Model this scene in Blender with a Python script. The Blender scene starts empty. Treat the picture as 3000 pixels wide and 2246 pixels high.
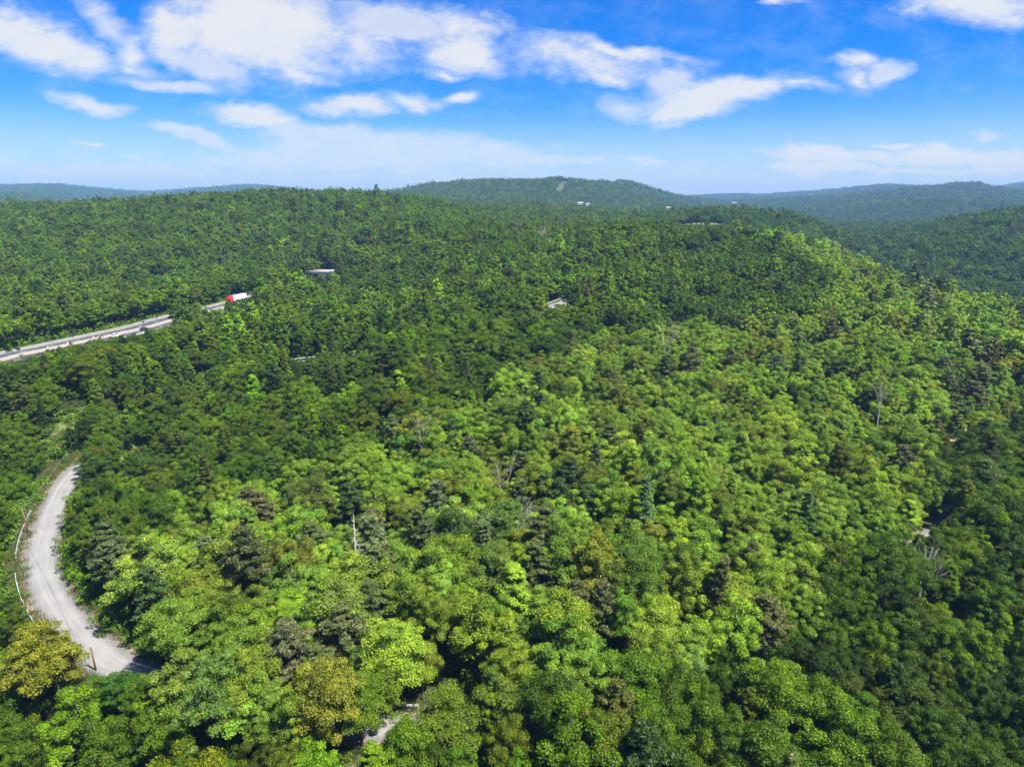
import bpy, math, random
import numpy as np
from mathutils import Vector, Matrix

R_ = math.radians
random.seed(7)
rng = np.random.default_rng(7)
SC = bpy.context.scene
COL = SC.collection

# ------------------------------------------------------------------ camera, sky, sun, exposure
CAM_Z = 66.0
PITCH = math.atan(533.0 / 2000.0)
cd = bpy.data.cameras.new('camera')
cd.lens = 24.0; cd.sensor_width = 36.0; cd.sensor_fit = 'HORIZONTAL'
cd.clip_start = 0.5; cd.clip_end = 60000.0
cam = bpy.data.objects.new('camera', cd)
cam.location = (0, 0, CAM_Z)
cam.rotation_euler = (math.pi / 2 - PITCH, 0, 0)
COL.objects.link(cam)
SC.camera = cam

SUN_EL, SUN_AZ = R_(60), R_(122)            # azimuth clockwise from +Y (the view direction); the sun stands to the right
EXPOSURE = 1.42
SKY_STRENGTH = 0.063
SUN_STRENGTH = 5.0
HAZE_DENSITY = 0.000122
HAZE_COLOR = (0.25, 0.47, 0.80)

SC.view_settings.view_transform = 'Standard'
SC.view_settings.look = 'None'
SC.view_settings.exposure = EXPOSURE
SC.view_settings.gamma = 1.0
SC.view_settings.use_curve_mapping = False
SC.render.engine = 'CYCLES'
cy = SC.cycles
cy.max_bounces = 5; cy.diffuse_bounces = 1; cy.glossy_bounces = 2; cy.transmission_bounces = 3
cy.transparent_max_bounces = 4; cy.volume_bounces = 0
cy.use_denoising = True
cy.denoising_prefilter = 'ACCURATE'
cy.use_adaptive_sampling = False

sd = bpy.data.lights.new('sun', 'SUN')
sd.energy = SUN_STRENGTH; sd.angle = R_(0.53); sd.color = (1.0, 0.955, 0.87)
sun = bpy.data.objects.new('sun', sd)
sdir = Vector((math.sin(SUN_AZ) * math.cos(SUN_EL), math.cos(SUN_AZ) * math.cos(SUN_EL), math.sin(SUN_EL)))
sun.rotation_euler = sdir.to_track_quat('Z', 'Y').to_euler()
sun.location = (0, 0, 400)
COL.objects.link(sun)


def px_ray(px, py):
    """direction (X/Y, drop/Y) of a point measured on the 3000 x 2246 photograph"""
    up = 1123.0 - py
    fwd = 2000 * math.cos(PITCH) + up * math.sin(PITCH)
    drop = 2000 * math.sin(PITCH) - up * math.cos(PITCH)
    return (px - 1500.0) / fwd, drop / fwd


def at(px, py, Y):
    a, d = px_ray(px, py)
    return a * Y, Y, CAM_Z - d * Y


def at_z(px, py, z):
    a, d = px_ray(px, py)
    Y = (CAM_Z - z) / d
    return a * Y, Y, z


def project(P):
    P = np.asarray(P, float)
    x, y, z = P[..., 0], P[..., 1], P[..., 2] - CAM_Z
    c, s = math.cos(PITCH), math.sin(PITCH)
    f = y * c - z * s
    u = z * c + y * s
    return 1500 + 2000 * x / np.maximum(f, 1e-3), 1123 - 2000 * u / np.maximum(f, 1e-3), f


# ---- world
W = bpy.data.worlds.new('World'); SC.world = W; W.use_nodes = True
nt = W.node_tree; N = nt.nodes; L = nt.links; N.clear()


def nd(tree, typ, **kw):
    n = tree.nodes.new(typ)
    for k, v in kw.items():
        setattr(n, k, v)
    return n


def math_(tree, op, a, b=None, c=None, clamp=False):
    n = tree.nodes.new('ShaderNodeMath'); n.operation = op; n.use_clamp = clamp
    for i, v in enumerate((a, b, c)):
        if v is None:
            continue
        if isinstance(v, (int, float)):
            n.inputs[i].default_value = v
        else:
            tree.links.new(v, n.inputs[i])
    return n.outputs[0]


def smooth(tree, v, lo, hi, to0=0.0, to1=1.0):
    n = tree.nodes.new('ShaderNodeMapRange'); n.interpolation_type = 'SMOOTHSTEP'
    n.inputs['From Min'].default_value = lo; n.inputs['From Max'].default_value = hi
    n.inputs['To Min'].default_value = to0; n.inputs['To Max'].default_value = to1
    tree.links.new(v, n.inputs['Value'])
    return n.outputs[0]


sky = nd(nt, 'ShaderNodeTexSky', sky_type='NISHITA', sun_disc=False)
sky.sun_elevation = SUN_EL; sky.sun_rotation = SUN_AZ
sky.altitude = 300; sky.air_density = 1.0; sky.dust_density = 0.6; sky.ozone_density = 3.0
hsv = nd(nt, 'ShaderNodeHueSaturation')
hsv.inputs['Hue'].default_value = 0.505; hsv.inputs['Saturation'].default_value = 1.75; hsv.inputs['Value'].default_value = 1.0
L.new(sky.outputs[0], hsv.inputs['Color'])
bg_sky = nd(nt, 'ShaderNodeBackground'); bg_sky.inputs['Strength'].default_value = SKY_STRENGTH
skm = nd(nt, 'ShaderNodeVectorMath', operation='MULTIPLY'); L.new(hsv.outputs[0], skm.inputs[0]); skm.inputs[1].default_value = (0.52, 0.76, 1.10)
L.new(skm.outputs[0], bg_sky.inputs['Color'])
tc = nd(nt, 'ShaderNodeTexCoord')
sep = nd(nt, 'ShaderNodeSeparateXYZ'); L.new(tc.outputs['Generated'], sep.inputs[0])
dx, dy, dz = sep.outputs
yy = math_(nt, 'MAXIMUM', dy, 0.02)
s_ = math_(nt, 'DIVIDE', dx, yy); t_ = math_(nt, 'DIVIDE', dz, yy)
st = nd(nt, 'ShaderNodeCombineXYZ'); L.new(s_, st.inputs[0]); L.new(t_, st.inputs[1])
# noise stretched along the horizon, warping the cloud edges
stm = nd(nt, 'ShaderNodeVectorMath', operation='MULTIPLY'); L.new(st.outputs[0], stm.inputs[0]); stm.inputs[1].default_value = (1.0, 2.0, 1)
nw = nd(nt, 'ShaderNodeTexNoise'); nw.inputs['Scale'].default_value = 9.0; nw.inputs['Detail'].default_value = 5; nw.inputs['Roughness'].default_value = 0.55
L.new(stm.outputs[0], nw.inputs['Vector'])
wv = nd(nt, 'ShaderNodeVectorMath', operation='SUBTRACT'); L.new(nw.outputs['Color'], wv.inputs[0]); wv.inputs[1].default_value = (0.5, 0.5, 0.5)
ws = nd(nt, 'ShaderNodeVectorMath', operation='MULTIPLY'); L.new(wv.outputs[0], ws.inputs[0]); ws.inputs[1].default_value = (0.11, 0.05, 0)
stw = nd(nt, 'ShaderNodeVectorMath', operation='ADD'); L.new(st.outputs[0], stw.inputs[0]); L.new(ws.outputs[0], stw.inputs[1])
# clouds of the photographed sky, as soft ellipses in direction space: px, py, half width, half height, tilt, weight
CLOUDS = [
    (110, 120, 210, 62, 12, 1.0), (240, 160, 130, 50, 8, .95), (30, 100, 150, 75, 10, .95),
    (400, 150, 75, 75, -15, .8), (400, 195, 95, 28, 10, .7), (310, 60, 110, 40, 40, .35),
    (760, 80, 270, 120, 4, 1.25), (690, 130, 230, 90, 10, 1.0), (520, 90, 105, 70, 20, 1.0), (870, 215, 120, 26, 8, .75),
    (850, 120, 160, 110, 0, .9), (610, 190, 110, 40, 25, .6),
    (1080, 120, 200, 95, 0, .66), (1360, 150, 150, 52, 0, 1.0), (1330, 70, 240, 45, 16, .72), (1300, 208, 80, 20, 5, .8),
    (1160, 60, 200, 40, 10, .5),
    (1700, 172, 330, 50, 6, .72), (1810, 145, 230, 22, 8, .85), (1760, 212, 130, 24, 8, .85), (1960, 250, 70, 36, 0, .5),
    (2030, 300, 170, 50, -6, 1.2), (2150, 270, 190, 44, -10, 1.1), (2330, 240, 120, 28, 6, .7),
    (2510, 178, 60, 30, 10, .85), (2510, 232, 62, 34, 5, .75), (2610, 215, 60, 35, 0, .5), (1850, 310, 80, 40, 10, .42),
    (2860, 12, 230, 55, 9, 1.15), (2310, 0, 70, 12, 0, .8),
    (720, 330, 125, 36, 2, 1.15), (790, 345, 120, 30, 4, 1.0),
    (1040, 305, 140, 34, 0, .95), (1220, 292, 110, 24, 6, .7), (1350, 292, 58, 20, 0, .85),
    (260, 300, 120, 26, 8, .95), (265, 415, 82, 15, 6, .85), (395, 452, 52, 9, 4, .85), (580, 405, 150, 24, 12, .6), (480, 245, 170, 18, 6, .4),
    (1150, 455, 560, 62, 0, .52), (980, 400, 240, 40, 6, .5), (1560, 475, 240, 18, 0, .6), (850, 470, 330, 26, 0, .5), (330, 505, 500, 34, 0, .5),
    (1900, 472, 80, 14, 0, .6),
    (2480, 465, 300, 30, 3, 1.15), (2460, 500, 290, 20, 1, 1.1), (2760, 458, 240, 36, 0, 1.05), (2960, 475, 180, 46, 0, 1.0), (2600, 428, 90, 15, 0, 1.0), (2700, 505, 330, 16, 0, .95),
    (2900, 395, 90, 20, 0, .35), (2200, 510, 130, 16, 0, .35), (1000, 520, 160, 10, 0, .5),
]
cov = None; thin = None
for (px, py, a, b, rot, w) in CLOUDS:
    s0, d0 = px_ray(px, py); t0 = -d0
    mp = nd(nt, 'ShaderNodeMapping', vector_type='TEXTURE')
    mp.inputs['Location'].default_value = (s0, t0, 0)
    mp.inputs['Rotation'].default_value = (0, 0, R_(-rot))
    mp.inputs['Scale'].default_value = (a / 2060 * 1.42, b / 2060 * 1.5, 1)
    L.new(stw.outputs[0], mp.inputs['Vector'])
    ln = nd(nt, 'ShaderNodeVectorMath', operation='LENGTH'); L.new(mp.outputs[0], ln.inputs[0])
    v = math_(nt, 'MULTIPLY_ADD', ln.outputs['Value'], -w, w)
    if w < .62:
        v = math_(nt, 'MULTIPLY', math_(nt, 'MAXIMUM', v, 0.0), 1.0)
        thin = v if thin is None else math_(nt, 'SMOOTH_MAX', thin, v, 0.1)
    else:
        cov = v if cov is None else math_(nt, 'SMOOTH_MAX', cov, v, 0.08)
cov = math_(nt, 'MAXIMUM', cov, 0.0)
cov = math_(nt, 'MULTIPLY', cov, math_(nt, 'GREATER_THAN', dy, 0.05))
nf = nd(nt, 'ShaderNodeTexNoise'); nf.inputs['Scale'].default_value = 14.0; nf.inputs['Detail'].default_value = 10; nf.inputs['Roughness'].default_value = 0.66
nf.inputs['Distortion'].default_value = 0.5
L.new(stm.outputs[0], nf.inputs['Vector'])
nh = nd(nt, 'ShaderNodeTexNoise'); nh.inputs['Scale'].default_value = 42.0; nh.inputs['Detail'].default_value = 6; nh.inputs['Roughness'].default_value = 0.62; nh.inputs['Distortion'].default_value = 0.8
L.new(stm.outputs[0], nh.inputs['Vector'])
cv = math_(nt, 'MULTIPLY_ADD', math_(nt, 'SUBTRACT', nf.outputs[0], 0.5), 0.85, math_(nt, 'MULTIPLY_ADD', math_(nt, 'SUBTRACT', nh.outputs[0], 0.5), 0.42, cov))
dens = math_(nt, 'MULTIPLY', smooth(nt, cv, 0.05, 0.80), smooth(nt, cov, 0.0, 0.16))
veil = math_(nt, 'MULTIPLY', smooth(nt, math_(nt, 'MULTIPLY_ADD', math_(nt, 'SUBTRACT', nf.outputs[0], 0.5), 0.45, thin), 0.0, 0.34), math_(nt, 'MULTIPLY', smooth(nt, thin, 0, .12), 0.82))
veil = math_(nt, 'MULTIPLY', veil, math_(nt, 'GREATER_THAN', dy, 0.05))
dens = math_(nt, 'MAXIMUM', dens, veil)
hband = math_(nt, 'MULTIPLY', smooth(nt, dz, 0.0, 0.13, 0.86, 0.0), math_(nt, 'MULTIPLY_ADD', nf.outputs[0], 0.6, 0.7))
dens = math_(nt, 'MAXIMUM', dens, hband)
# the rest of the sky: the same fair-weather cloud, by noise on a cloud plane
dzz = math_(nt, 'ADD', math_(nt, 'MAXIMUM', dz, 0.0), 0.12)
pl = nd(nt, 'ShaderNodeCombineXYZ'); L.new(math_(nt, 'DIVIDE', dx, dzz), pl.inputs[0]); L.new(math_(nt, 'DIVIDE', dy, dzz), pl.inputs[1])
nc = nd(nt, 'ShaderNodeTexNoise'); nc.inputs['Scale'].default_value = 1.5; nc.inputs['Detail'].default_value = 7; nc.inputs['Roughness'].default_value = 0.55
L.new(pl.outputs[0], nc.inputs['Vector'])
other = math_(nt, 'MULTIPLY', smooth(nt, nc.outputs[0], 0.5, 0.66), smooth(nt, dz, 0.0, 0.05))
inview = math_(nt, 'MULTIPLY', math_(nt, 'MULTIPLY', smooth(nt, math_(nt, 'ABSOLUTE', s_), 0.72, 0.95, 1, 0), smooth(nt, t_, 0.30, 0.42, 1, 0)), smooth(nt, dy, 0.1, 0.3))
other = math_(nt, 'MULTIPLY', other, math_(nt, 'SUBTRACT', 1.0, inview))
dens = math_(nt, 'MAXIMUM', dens, other)
dens = math_(nt, 'MULTIPLY', dens, 0.92)
ccol = nd(nt, 'ShaderNodeMix', data_type='RGBA')
L.new(smooth(nt, math_(nt, 'MULTIPLY_ADD', math_(nt, 'SUBTRACT', nf.outputs[0], 0.5), 1.2, dens), 0.35, 1.05), ccol.inputs['Factor'])
ccol.inputs['A'].default_value = (0.84, 0.92, 0.99, 1); ccol.inputs['B'].default_value = (1.0, 0.985, 0.955, 1)
bg_c = nd(nt, 'ShaderNodeBackground'); bg_c.inputs['Strength'].default_value = 0.345
L.new(ccol.outputs['Result'], bg_c.inputs['Color'])
mixs = nd(nt, 'ShaderNodeMixShader'); L.new(dens, mixs.inputs[0]); L.new(bg_sky.outputs[0], mixs.inputs[1]); L.new(bg_c.outputs[0], mixs.inputs[2])
wo = nd(nt, 'ShaderNodeOutputWorld'); L.new(mixs.outputs[0], wo.inputs['Surface'])


# ------------------------------------------------------------------ helpers
def tag(o, label=None, cat=None, group=None, kind=None):
    if label: o['label'] = label
    if cat: o['category'] = cat
    if group: o['group'] = group
    if kind: o['kind'] = kind
    return o


def link(name, data, parent=None, loc=(0, 0, 0), rotz=0.0):
    o = bpy.data.objects.new(name, data)
    o.location = loc; o.rotation_euler = (0, 0, rotz)
    COL.objects.link(o)
    if parent is not None:
        o.parent = parent
    return o


def mesh_np(name, V, F, mats=(), mi=None, smooth_=False):
    """F: (n,k) int array, one polygon size"""
    me = bpy.data.meshes.new(name)
    V = np.asarray(V, np.float32).reshape(-1, 3); F = np.asarray(F, np.int32)
    me.vertices.add(len(V)); me.vertices.foreach_set('co', V.ravel())
    n, k = F.shape
    me.loops.add(n * k); me.loops.foreach_set('vertex_index', F.ravel())
    me.polygons.add(n); me.polygons.foreach_set('loop_start', np.arange(0, n * k, k, dtype=np.int32))
    if smooth_:
        me.polygons.foreach_set('use_smooth', np.ones(n, bool))
    for m in mats:
        me.materials.append(m)
    if mi is not None:
        me.polygons.foreach_set('material_index', np.asarray(mi, np.int32))
    me.update(calc_edges=True); me.validate()
    return me


class MB:
    """collects boxes, tubes and prisms into one mesh"""
    def __init__(self):
        self.V = []; self.F = []; self.M = []

    def quadstrip(self, rings, mi=0, cap=True):
        b = len(self.V); k = len(rings[0])
        for r in rings: self.V += [tuple(p) for p in r]
        for i in range(len(rings) - 1):
            for j in range(k):
                a = b + i * k + j; c = b + i * k + (j + 1) % k
                self.F.append((a, c, c + k, a + k)); self.M.append(mi)
        if cap:
            self.F.append(tuple(b + j for j in range(k))[::-1]); self.M.append(mi)
            self.F.append(tuple(b + (len(rings) - 1) * k + j for j in range(k))); self.M.append(mi)

    def box(self, c, s, rot=None, mi=0, bevel=0.0):
        x, y, z = (v / 2 for v in s)
        bv = min(bevel, x * .9, y * .9)
        if bv > 0:
            P = [(-x + bv, -y), (x - bv, -y), (x, -y + bv), (x, y - bv), (x - bv, y), (-x + bv, y), (-x, y - bv), (-x, -y + bv)]
        else:
            P = [(-x, -y), (x, -y), (x, y), (-x, y)]
        rings = []
        for zz in (-z, z):
            ring = []
            for p in P:
                v = Vector((p[0], p[1], zz))
                if rot is not None: v = rot @ v
                ring.append(v + Vector(c))
            rings.append(ring)
        self.quadstrip(rings, mi)

    def tube(self, pts, rads, k=6, mi=0):
        rings = []
        n = len(pts)
        for i, p in enumerate(pts):
            p = Vector(p)
            d = (Vector(pts[min(i + 1, n - 1)]) - Vector(pts[max(i - 1, 0)])).normalized()
            q = d.to_track_quat('Z', 'X')
            rings.append([p + q @ Vector((math.cos(a) * rads[i], math.sin(a) * rads[i], 0)) for a in [2 * math.pi * j / k for j in range(k)]])
        self.quadstrip(rings, mi)

    def profile(self, poly, y0, y1, mi=0):
        """polygon in x,z extruded along y"""
        self.quadstrip([[(x, y0, z) for x, z in poly], [(x, y1, z) for x, z in poly]], mi)

    def mesh(self, name, mats, smooth_=False):
        me = bpy.data.meshes.new(name)
        me.from_pydata([tuple(v) for v in self.V], [], self.F)
        for m in mats: me.materials.append(m)
        for p, m in zip(me.polygons, self.M):
            p.material_index = m; p.use_smooth = smooth_
        me.update()
        return me

    def build(self, name, mats, parent=None, loc=(0, 0, 0), rotz=0.0, smooth_=False):
        if not isinstance(mats, (list, tuple)): mats = [mats]
        return link(name, self.mesh(name, mats, smooth_), parent, loc, rotz)


def mat(name, color, rough=0.7, metal=0.0, var=0.0, scale=2.0, spec=0.3, bump=0.0):
    m = bpy.data.materials.new(name); m.use_nodes = True
    t = m.node_tree; b = t.nodes['Principled BSDF']
    b.inputs['Base Color'].default_value = (*color, 1); b.inputs['Roughness'].default_value = rough
    b.inputs['Metallic'].default_value = metal; b.inputs['Specular IOR Level'].default_value = spec
    if var:
        co = nd(t, 'ShaderNodeTexCoord')
        n = nd(t, 'ShaderNodeTexNoise'); n.inputs['Scale'].default_value = scale; n.inputs['Detail'].default_value = 6
        n.inputs['Roughness'].default_value = 0.65
        t.links.new(co.outputs['Object'], n.inputs['Vector'])
        r = nd(t, 'ShaderNodeMapRange'); r.inputs['From Min'].default_value = .3; r.inputs['From Max'].default_value = .7
        r.inputs['To Min'].default_value = 1 - var; r.inputs['To Max'].default_value = 1 + var
        t.links.new(n.outputs[0], r.inputs['Value'])
        v = nd(t, 'ShaderNodeVectorMath', operation='SCALE'); v.inputs[0].default_value = color
        t.links.new(r.outputs[0], v.inputs['Scale']); t.links.new(v.outputs[0], b.inputs['Base Color'])
        if bump:
            bp = nd(t, 'ShaderNodeBump'); bp.inputs['Strength'].default_value = bump; bp.inputs['Distance'].default_value = .1
            t.links.new(n.outputs[0], bp.inputs['Height']); t.links.new(bp.outputs[0], b.inputs['Normal'])
    return m


def leaf_mat(name, spread=0.35, trans=0.33, gloss=0.012):
    """leaf colour is the tree's own 'tint'; every leaf (mesh island) varies a little round it"""
    m = bpy.data.materials.new(name); m.use_nodes = True
    t = m.node_tree; t.nodes.clear()
    at_ = nd(t, 'ShaderNodeAttribute', attribute_type='INSTANCER', attribute_name='tint')
    g = nd(t, 'ShaderNodeNewGeometry')
    r = nd(t, 'ShaderNodeMapRange'); r.inputs['To Min'].default_value = 1 - spread; r.inputs['To Max'].default_value = 1 + spread
    t.links.new(g.outputs['Random Per Island'], r.inputs['Value'])
    hs = nd(t, 'ShaderNodeHueSaturation')
    h = nd(t, 'ShaderNodeMapRange'); h.inputs['To Min'].default_value = .487; h.inputs['To Max'].default_value = .513
    mu = math_(t, 'FRACT', math_(t, 'MULTIPLY', g.outputs['Random Per Island'], 17.3))
    t.links.new(mu, h.inputs['Value']); t.links.new(h.outputs[0], hs.inputs['Hue'])
    co_ = nd(t, 'ShaderNodeTexCoord'); nz_ = nd(t, 'ShaderNodeTexNoise'); nz_.inputs['Scale'].default_value = .55; nz_.inputs['Detail'].default_value = 3
    t.links.new(co_.outputs['Object'], nz_.inputs['Vector'])
    val = math_(t, 'MULTIPLY', r.outputs[0], smooth(t, nz_.outputs[0], .3, .7, .72, 1.28))
    hue_shift = nd(t, 'ShaderNodeVectorMath', operation='MULTIPLY')
    cs = nd(t, 'ShaderNodeCombineXYZ'); t.links.new(smooth(t, nz_.outputs[0], .35, .7, .93, 1.1), cs.inputs[0]); cs.inputs[1].default_value = 1; cs.inputs[2].default_value = 1
    t.links.new(at_.outputs['Color'], hue_shift.inputs[0]); t.links.new(cs.outputs[0], hue_shift.inputs[1])
    t.links.new(val, hs.inputs['Value']); t.links.new(hue_shift.outputs[0], hs.inputs['Color'])
    d = nd(t, 'ShaderNodeBsdfDiffuse'); tr = nd(t, 'ShaderNodeBsdfTranslucent'); gl = nd(t, 'ShaderNodeBsdfGlossy')
    gl.inputs['Roughness'].default_value = .5; gl.inputs['Color'].default_value = (.8, .85, .8, 1)
    t.links.new(hs.outputs[0], d.inputs['Color'])
    yel = nd(t, 'ShaderNodeVectorMath', operation='MULTIPLY'); t.links.new(hs.outputs[0], yel.inputs[0]); yel.inputs[1].default_value = (1.15, 1.2, .5)
    t.links.new(yel.outputs[0], tr.inputs['Color'])
    m1 = nd(t, 'ShaderNodeMixShader'); m1.inputs[0].default_value = trans
    t.links.new(d.outputs[0], m1.inputs[1]); t.links.new(tr.outputs[0], m1.inputs[2])
    m2 = nd(t, 'ShaderNodeMixShader'); m2.inputs[0].default_value = gloss
    t.links.new(m1.outputs[0], m2.inputs[1]); t.links.new(gl.outputs[0], m2.inputs[2])
    o = nd(t, 'ShaderNodeOutputMaterial'); t.links.new(m2.outputs[0], o.inputs['Surface'])
    return m


M = dict(
    leaf=leaf_mat('leaves'), needle=leaf_mat('needles', .3, .12, .03),
    bark=mat('bark', (.10, .085, .07), .9, var=.4, scale=3), pinebark=mat('pine_bark', (.13, .085, .06), .9, var=.4, scale=3),
    dead=mat('weathered_wood', (.27, .235, .20), .85, var=.25, scale=2),
    pole=mat('creosote_pole', (.16, .075, .045), .85, var=.3, scale=2), wire=mat('wire', (.25, .25, .25), .6),
    galv=mat('galvanised_steel', (.62, .64, .66), .45, .35, var=.12), post=mat('weathered_post', (.30, .27, .23), .8, var=.2),
    asphalt=mat('asphalt', (.055, .055, .063), .9, var=.18, scale=.35), concrete=mat('concrete', (.27, .255, .225), .85, var=.15, scale=.6),
    shoulder=mat('concrete_shoulder', (.225, .205, .185), .9, var=.2, scale=.5),
    white=mat('white_marking', (.75, .75, .73), .7, var=.12, scale=1), yellow=mat('yellow_marking', (.62, .33, .06), .7, var=.12, scale=1),
    red=mat('red_paint', (.72, .018, .015), .3, spec=.5), truckwhite=mat('white_panel', (.66, .66, .66), .4, var=.03), greyroof=mat('grey_roof', (.30, .31, .33), .6, var=.1),
    tyre=mat('tyre_rubber', (.02, .02, .02), .9), chrome=mat('chrome', (.7, .7, .72), .2, .9), glass=mat('dark_glass', (.02, .025, .03), .08, spec=.7),
    carwhite=mat('white_car_paint', (.75, .75, .76), .3, spec=.5), cardark=mat('dark_car_paint', (.02, .024, .035), .25, spec=.5),
    orange=mat('orange_plastic', (.80, .20, .02), .6), blue=mat('blue_sign', (.02, .10, .55), .5),
    bridge=mat('bridge_concrete', (.58, .54, .52), .85, var=.15, scale=.5), steelblue=mat('painted_steel', (.34, .40, .42), .6, var=.1), rail_red=mat('red_railing', (.30, .09, .07), .7),
    wall=mat('white_wall', (.42, .41, .39), .8, var=.05), roof=mat('shingle_roof', (.30, .28, .27), .85, var=.15),
    rock=mat('brown_rubble', (.27, .20, .15), .95, var=.35, scale=1.5, bump=.6),
)

# ------------------------------------------------------------------ terrain: heights at measured places, joined by a smooth thin-plate surface in (angle, log distance)
C = []
def canopy(px, py, Y, h=15.0):
    x, y, z = at(px, py, Y); C.append((x, y, z - h))
def world(x, y, z): C.append((x, y, z))
def low(px, Y, z):
    a, _ = px_ray(px, 700); C.append((a * Y, Y, z))

ROAD_Z = -4.0
road_pts = [at_z(px, py, z) for px, py, z in [
    (430, 1232, -2.2), (335, 1290, -3), (262, 1345, -3.6), (226, 1378, -3.8), (190, 1422, -4), (157, 1492, -4), (131, 1567, -4), (124, 1642, -4), (140, 1717, -4), (182, 1792, -4), (240, 1867, -4), (318, 1935, -4), (405, 1985, -4), (560, 2050, -4.2),
    (850, 2110, -4.4), (1080, 2130, -4.6), (1360, 2132, -4.8), (1650, 2085, -5), (1950, 1990, -5), (2200, 1895, -5), (2420, 1790, -5.5), (2600, 1695, -6),
    (2710, 1600, -6.5), (2770, 1515, -7), (2800, 1430, -7), (2810, 1350, -7), (2870, 1270, -7), (3050, 1225, -7), (3300, 1190, -7)]]
for p in road_pts: world(*p)
hw_pts = [at_z(px, py, z) for px, py, z in [(-420, 1190, 7), (0, 1056, 8), (150, 1022, 8), (300, 989, 8), (420, 962, 8), (520, 934, 8.2), (640, 905, 8.4), (725, 883, 8.6), (850, 849, 8.8), (960, 822, 9), (1100, 800, 9.5), (1250, 786, 11)]]
for p in hw_pts[1:-2]: world(*p)
back_pts = [at_z(px, py, z) for px, py, z in [(590, 1132, -1.4), (620, 1118, -.8), (700, 1092, 0), (800, 1071, 1), (900, 1058, 2), (1050, 1040, 4), (1200, 1022, 6), (1360, 992, 8), (1500, 950, 11), (1640, 893, 14), (1720, 868, 15.5), (1850, 850, 17)]]
back_pts[9] = (*at(1640, 893, 352)[:2], 15.0)
for p in back_pts: world(*p)

for x, y, z in [(0, 0, -9), (-60, 0, -10), (60, 0, -11), (0, 40, -9), (-40, 45, -10), (40, 40, -11)]: world(x, y, z)
for a in [(0, 2000, 80, 14), (0, 1700, 110, 14), (0, 1300, 175, 13), (330, 1250, 190, 13), (500, 1600, 115, 13), (1000, 1800, 90, 13), (1500, 1900, 84, 12), (1000, 1400, 135),
          (1500, 1300, 150), (1900, 1100, 203), (1500, 1100, 203), (1300, 1200, 178), (1750, 980, 260), (700, 1250, 175), (2300, 1300, 158), (2300, 1000, 248), (2600, 1300, 153), (2600, 1000, 240),
          (2400, 800, 370), (2850, 1000, 250), (2400, 716, 515), (2600, 786, 440), (2800, 856, 370), (3000, 890, 330), (3200, 960, 310),
          (2800, 1700, 104), (2950, 1350, 155), (2900, 2100, 75, 13), (2000, 2150, 71, 13), (1000, 2200, 68, 13), (300, 2150, 75, 13),
          (100, 900, 310), (500, 860, 420), (0, 750, 480), (0, 602, 900), (300, 592, 850), (550, 564, 800), (850, 554, 800), (1100, 563, 850), (1300, 585, 900), (1600, 612, 1000),
          (400, 720, 520), (800, 720, 560), (900, 655, 640), (700, 640, 640), (1180, 700, 520), (1200, 662, 560), (1400, 644, 555), (1650, 647, 545), (1900, 656, 530), (2150, 667, 525), (2270, 676, 540),
          (1400, 750, 440), (1700, 800, 395), (2000, 760, 420), (1250, 850, 370), (900, 950, 310), (2150, 850, 345),
          (2050, 616, 950), (2250, 612, 960), (2400, 650, 900), (1830, 628, 1000),
          (3000, 622, 900), (2800, 666, 850), (2640, 710, 800), (2900, 800, 650), (2750, 765, 700), (3000, 840, 600), (3200, 600, 900),
          (2480, 685, 1000), (2420, 668, 1200), (2850, 536, 3100), (2780, 548, 3000), (3000, 570, 2800), (3200, 590, 2800), (2700, 560, 2950), (2600, 585, 2700), (2500, 612, 2350), (2400, 632, 2100), (2300, 645, 1800), (2900, 622, 2000), (2700, 628, 1900),
          (2600, 541, 5000), (2680, 549, 5000), (2500, 556, 5000), (2400, 570, 4800), (2250, 586, 4200), (2750, 551, 4900), (2340, 573, 7000), (2100, 570, 7000), (1980, 568, 7000), (2300, 594, 3300), (2100, 599, 3000), (2200, 616, 2100),
          (1400, 525, 2500), (1480, 531, 2450), (1560, 533, 2420), (1640, 522, 2400), (1720, 537, 2600), (1800, 532, 2800), (1880, 548, 2700), (1930, 575, 2600), (1975, 592, 2500), (1290, 533, 2450), (1200, 549, 2400), (1120, 558, 2300), (1040, 563, 2200), (1640, 592, 1700), (1300, 594, 1600), (1900, 606, 1750), (1450, 565, 2050), (1750, 572, 2050), (1580, 572, 1950),
          (170, 546, 5000, 12), (0, 554, 5000, 12), (330, 562, 5000, 12), (430, 573, 5000, 12), (500, 567, 5200, 12), (680, 545, 5500, 12), (820, 553, 5500, 12), (30, 584, 2500), (-200, 560, 5000),
          (3000, 528, 5400, 12), (2930, 540, 5400, 12), (3200, 530, 5400, 12), (2880, 560, 5400, 12)]:
    canopy(*a)
x, y, z = at(2050, 657, 860); world(x, y, z)
for a in [(0, 1300, 15), (600, 1300, 20), (1100, 1250, 20), (1500, 690, 22), (1850, 680, 25), (1500, 4200, 50), (1800, 4200, 50), (1250, 4200, 50), (1100, 3600, 40), (300, 3200, 40), (800, 3200, 40), (2400, 660, -16), (2480, 760, -22), (2600, 560, -22), (2620, 680, -22),
          (2800, 480, -24), (2800, 560, -36), (3000, 430, -25), (3000, 510, -34), (3200, 420, -25), (2850, 4100, 30), (3050, 3900, 30), (2600, 7500, 60), (3000, 7500, 60), (2500, 8200, 60), (1500, 8200, 60), (500, 8200, 60), (0, 8200, 60)]:
    low(*a)
for th in (60, 90, 130, 180, -60, -90, -130, -180):
    for r, z in ((20, -10), (100, -10), (300, 6), (900, 35), (3000, 60), (8200, 80)):
        C.append((r * math.sin(R_(th)), r * math.cos(R_(th)), z))
C = np.array(C)
def polar(x, y):
    return np.stack([np.arctan2(x, y) * 2.2, np.log(np.maximum(np.hypot(x, y), 2.0))], -1)
cp = polar(C[:, 0], C[:, 1])
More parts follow.
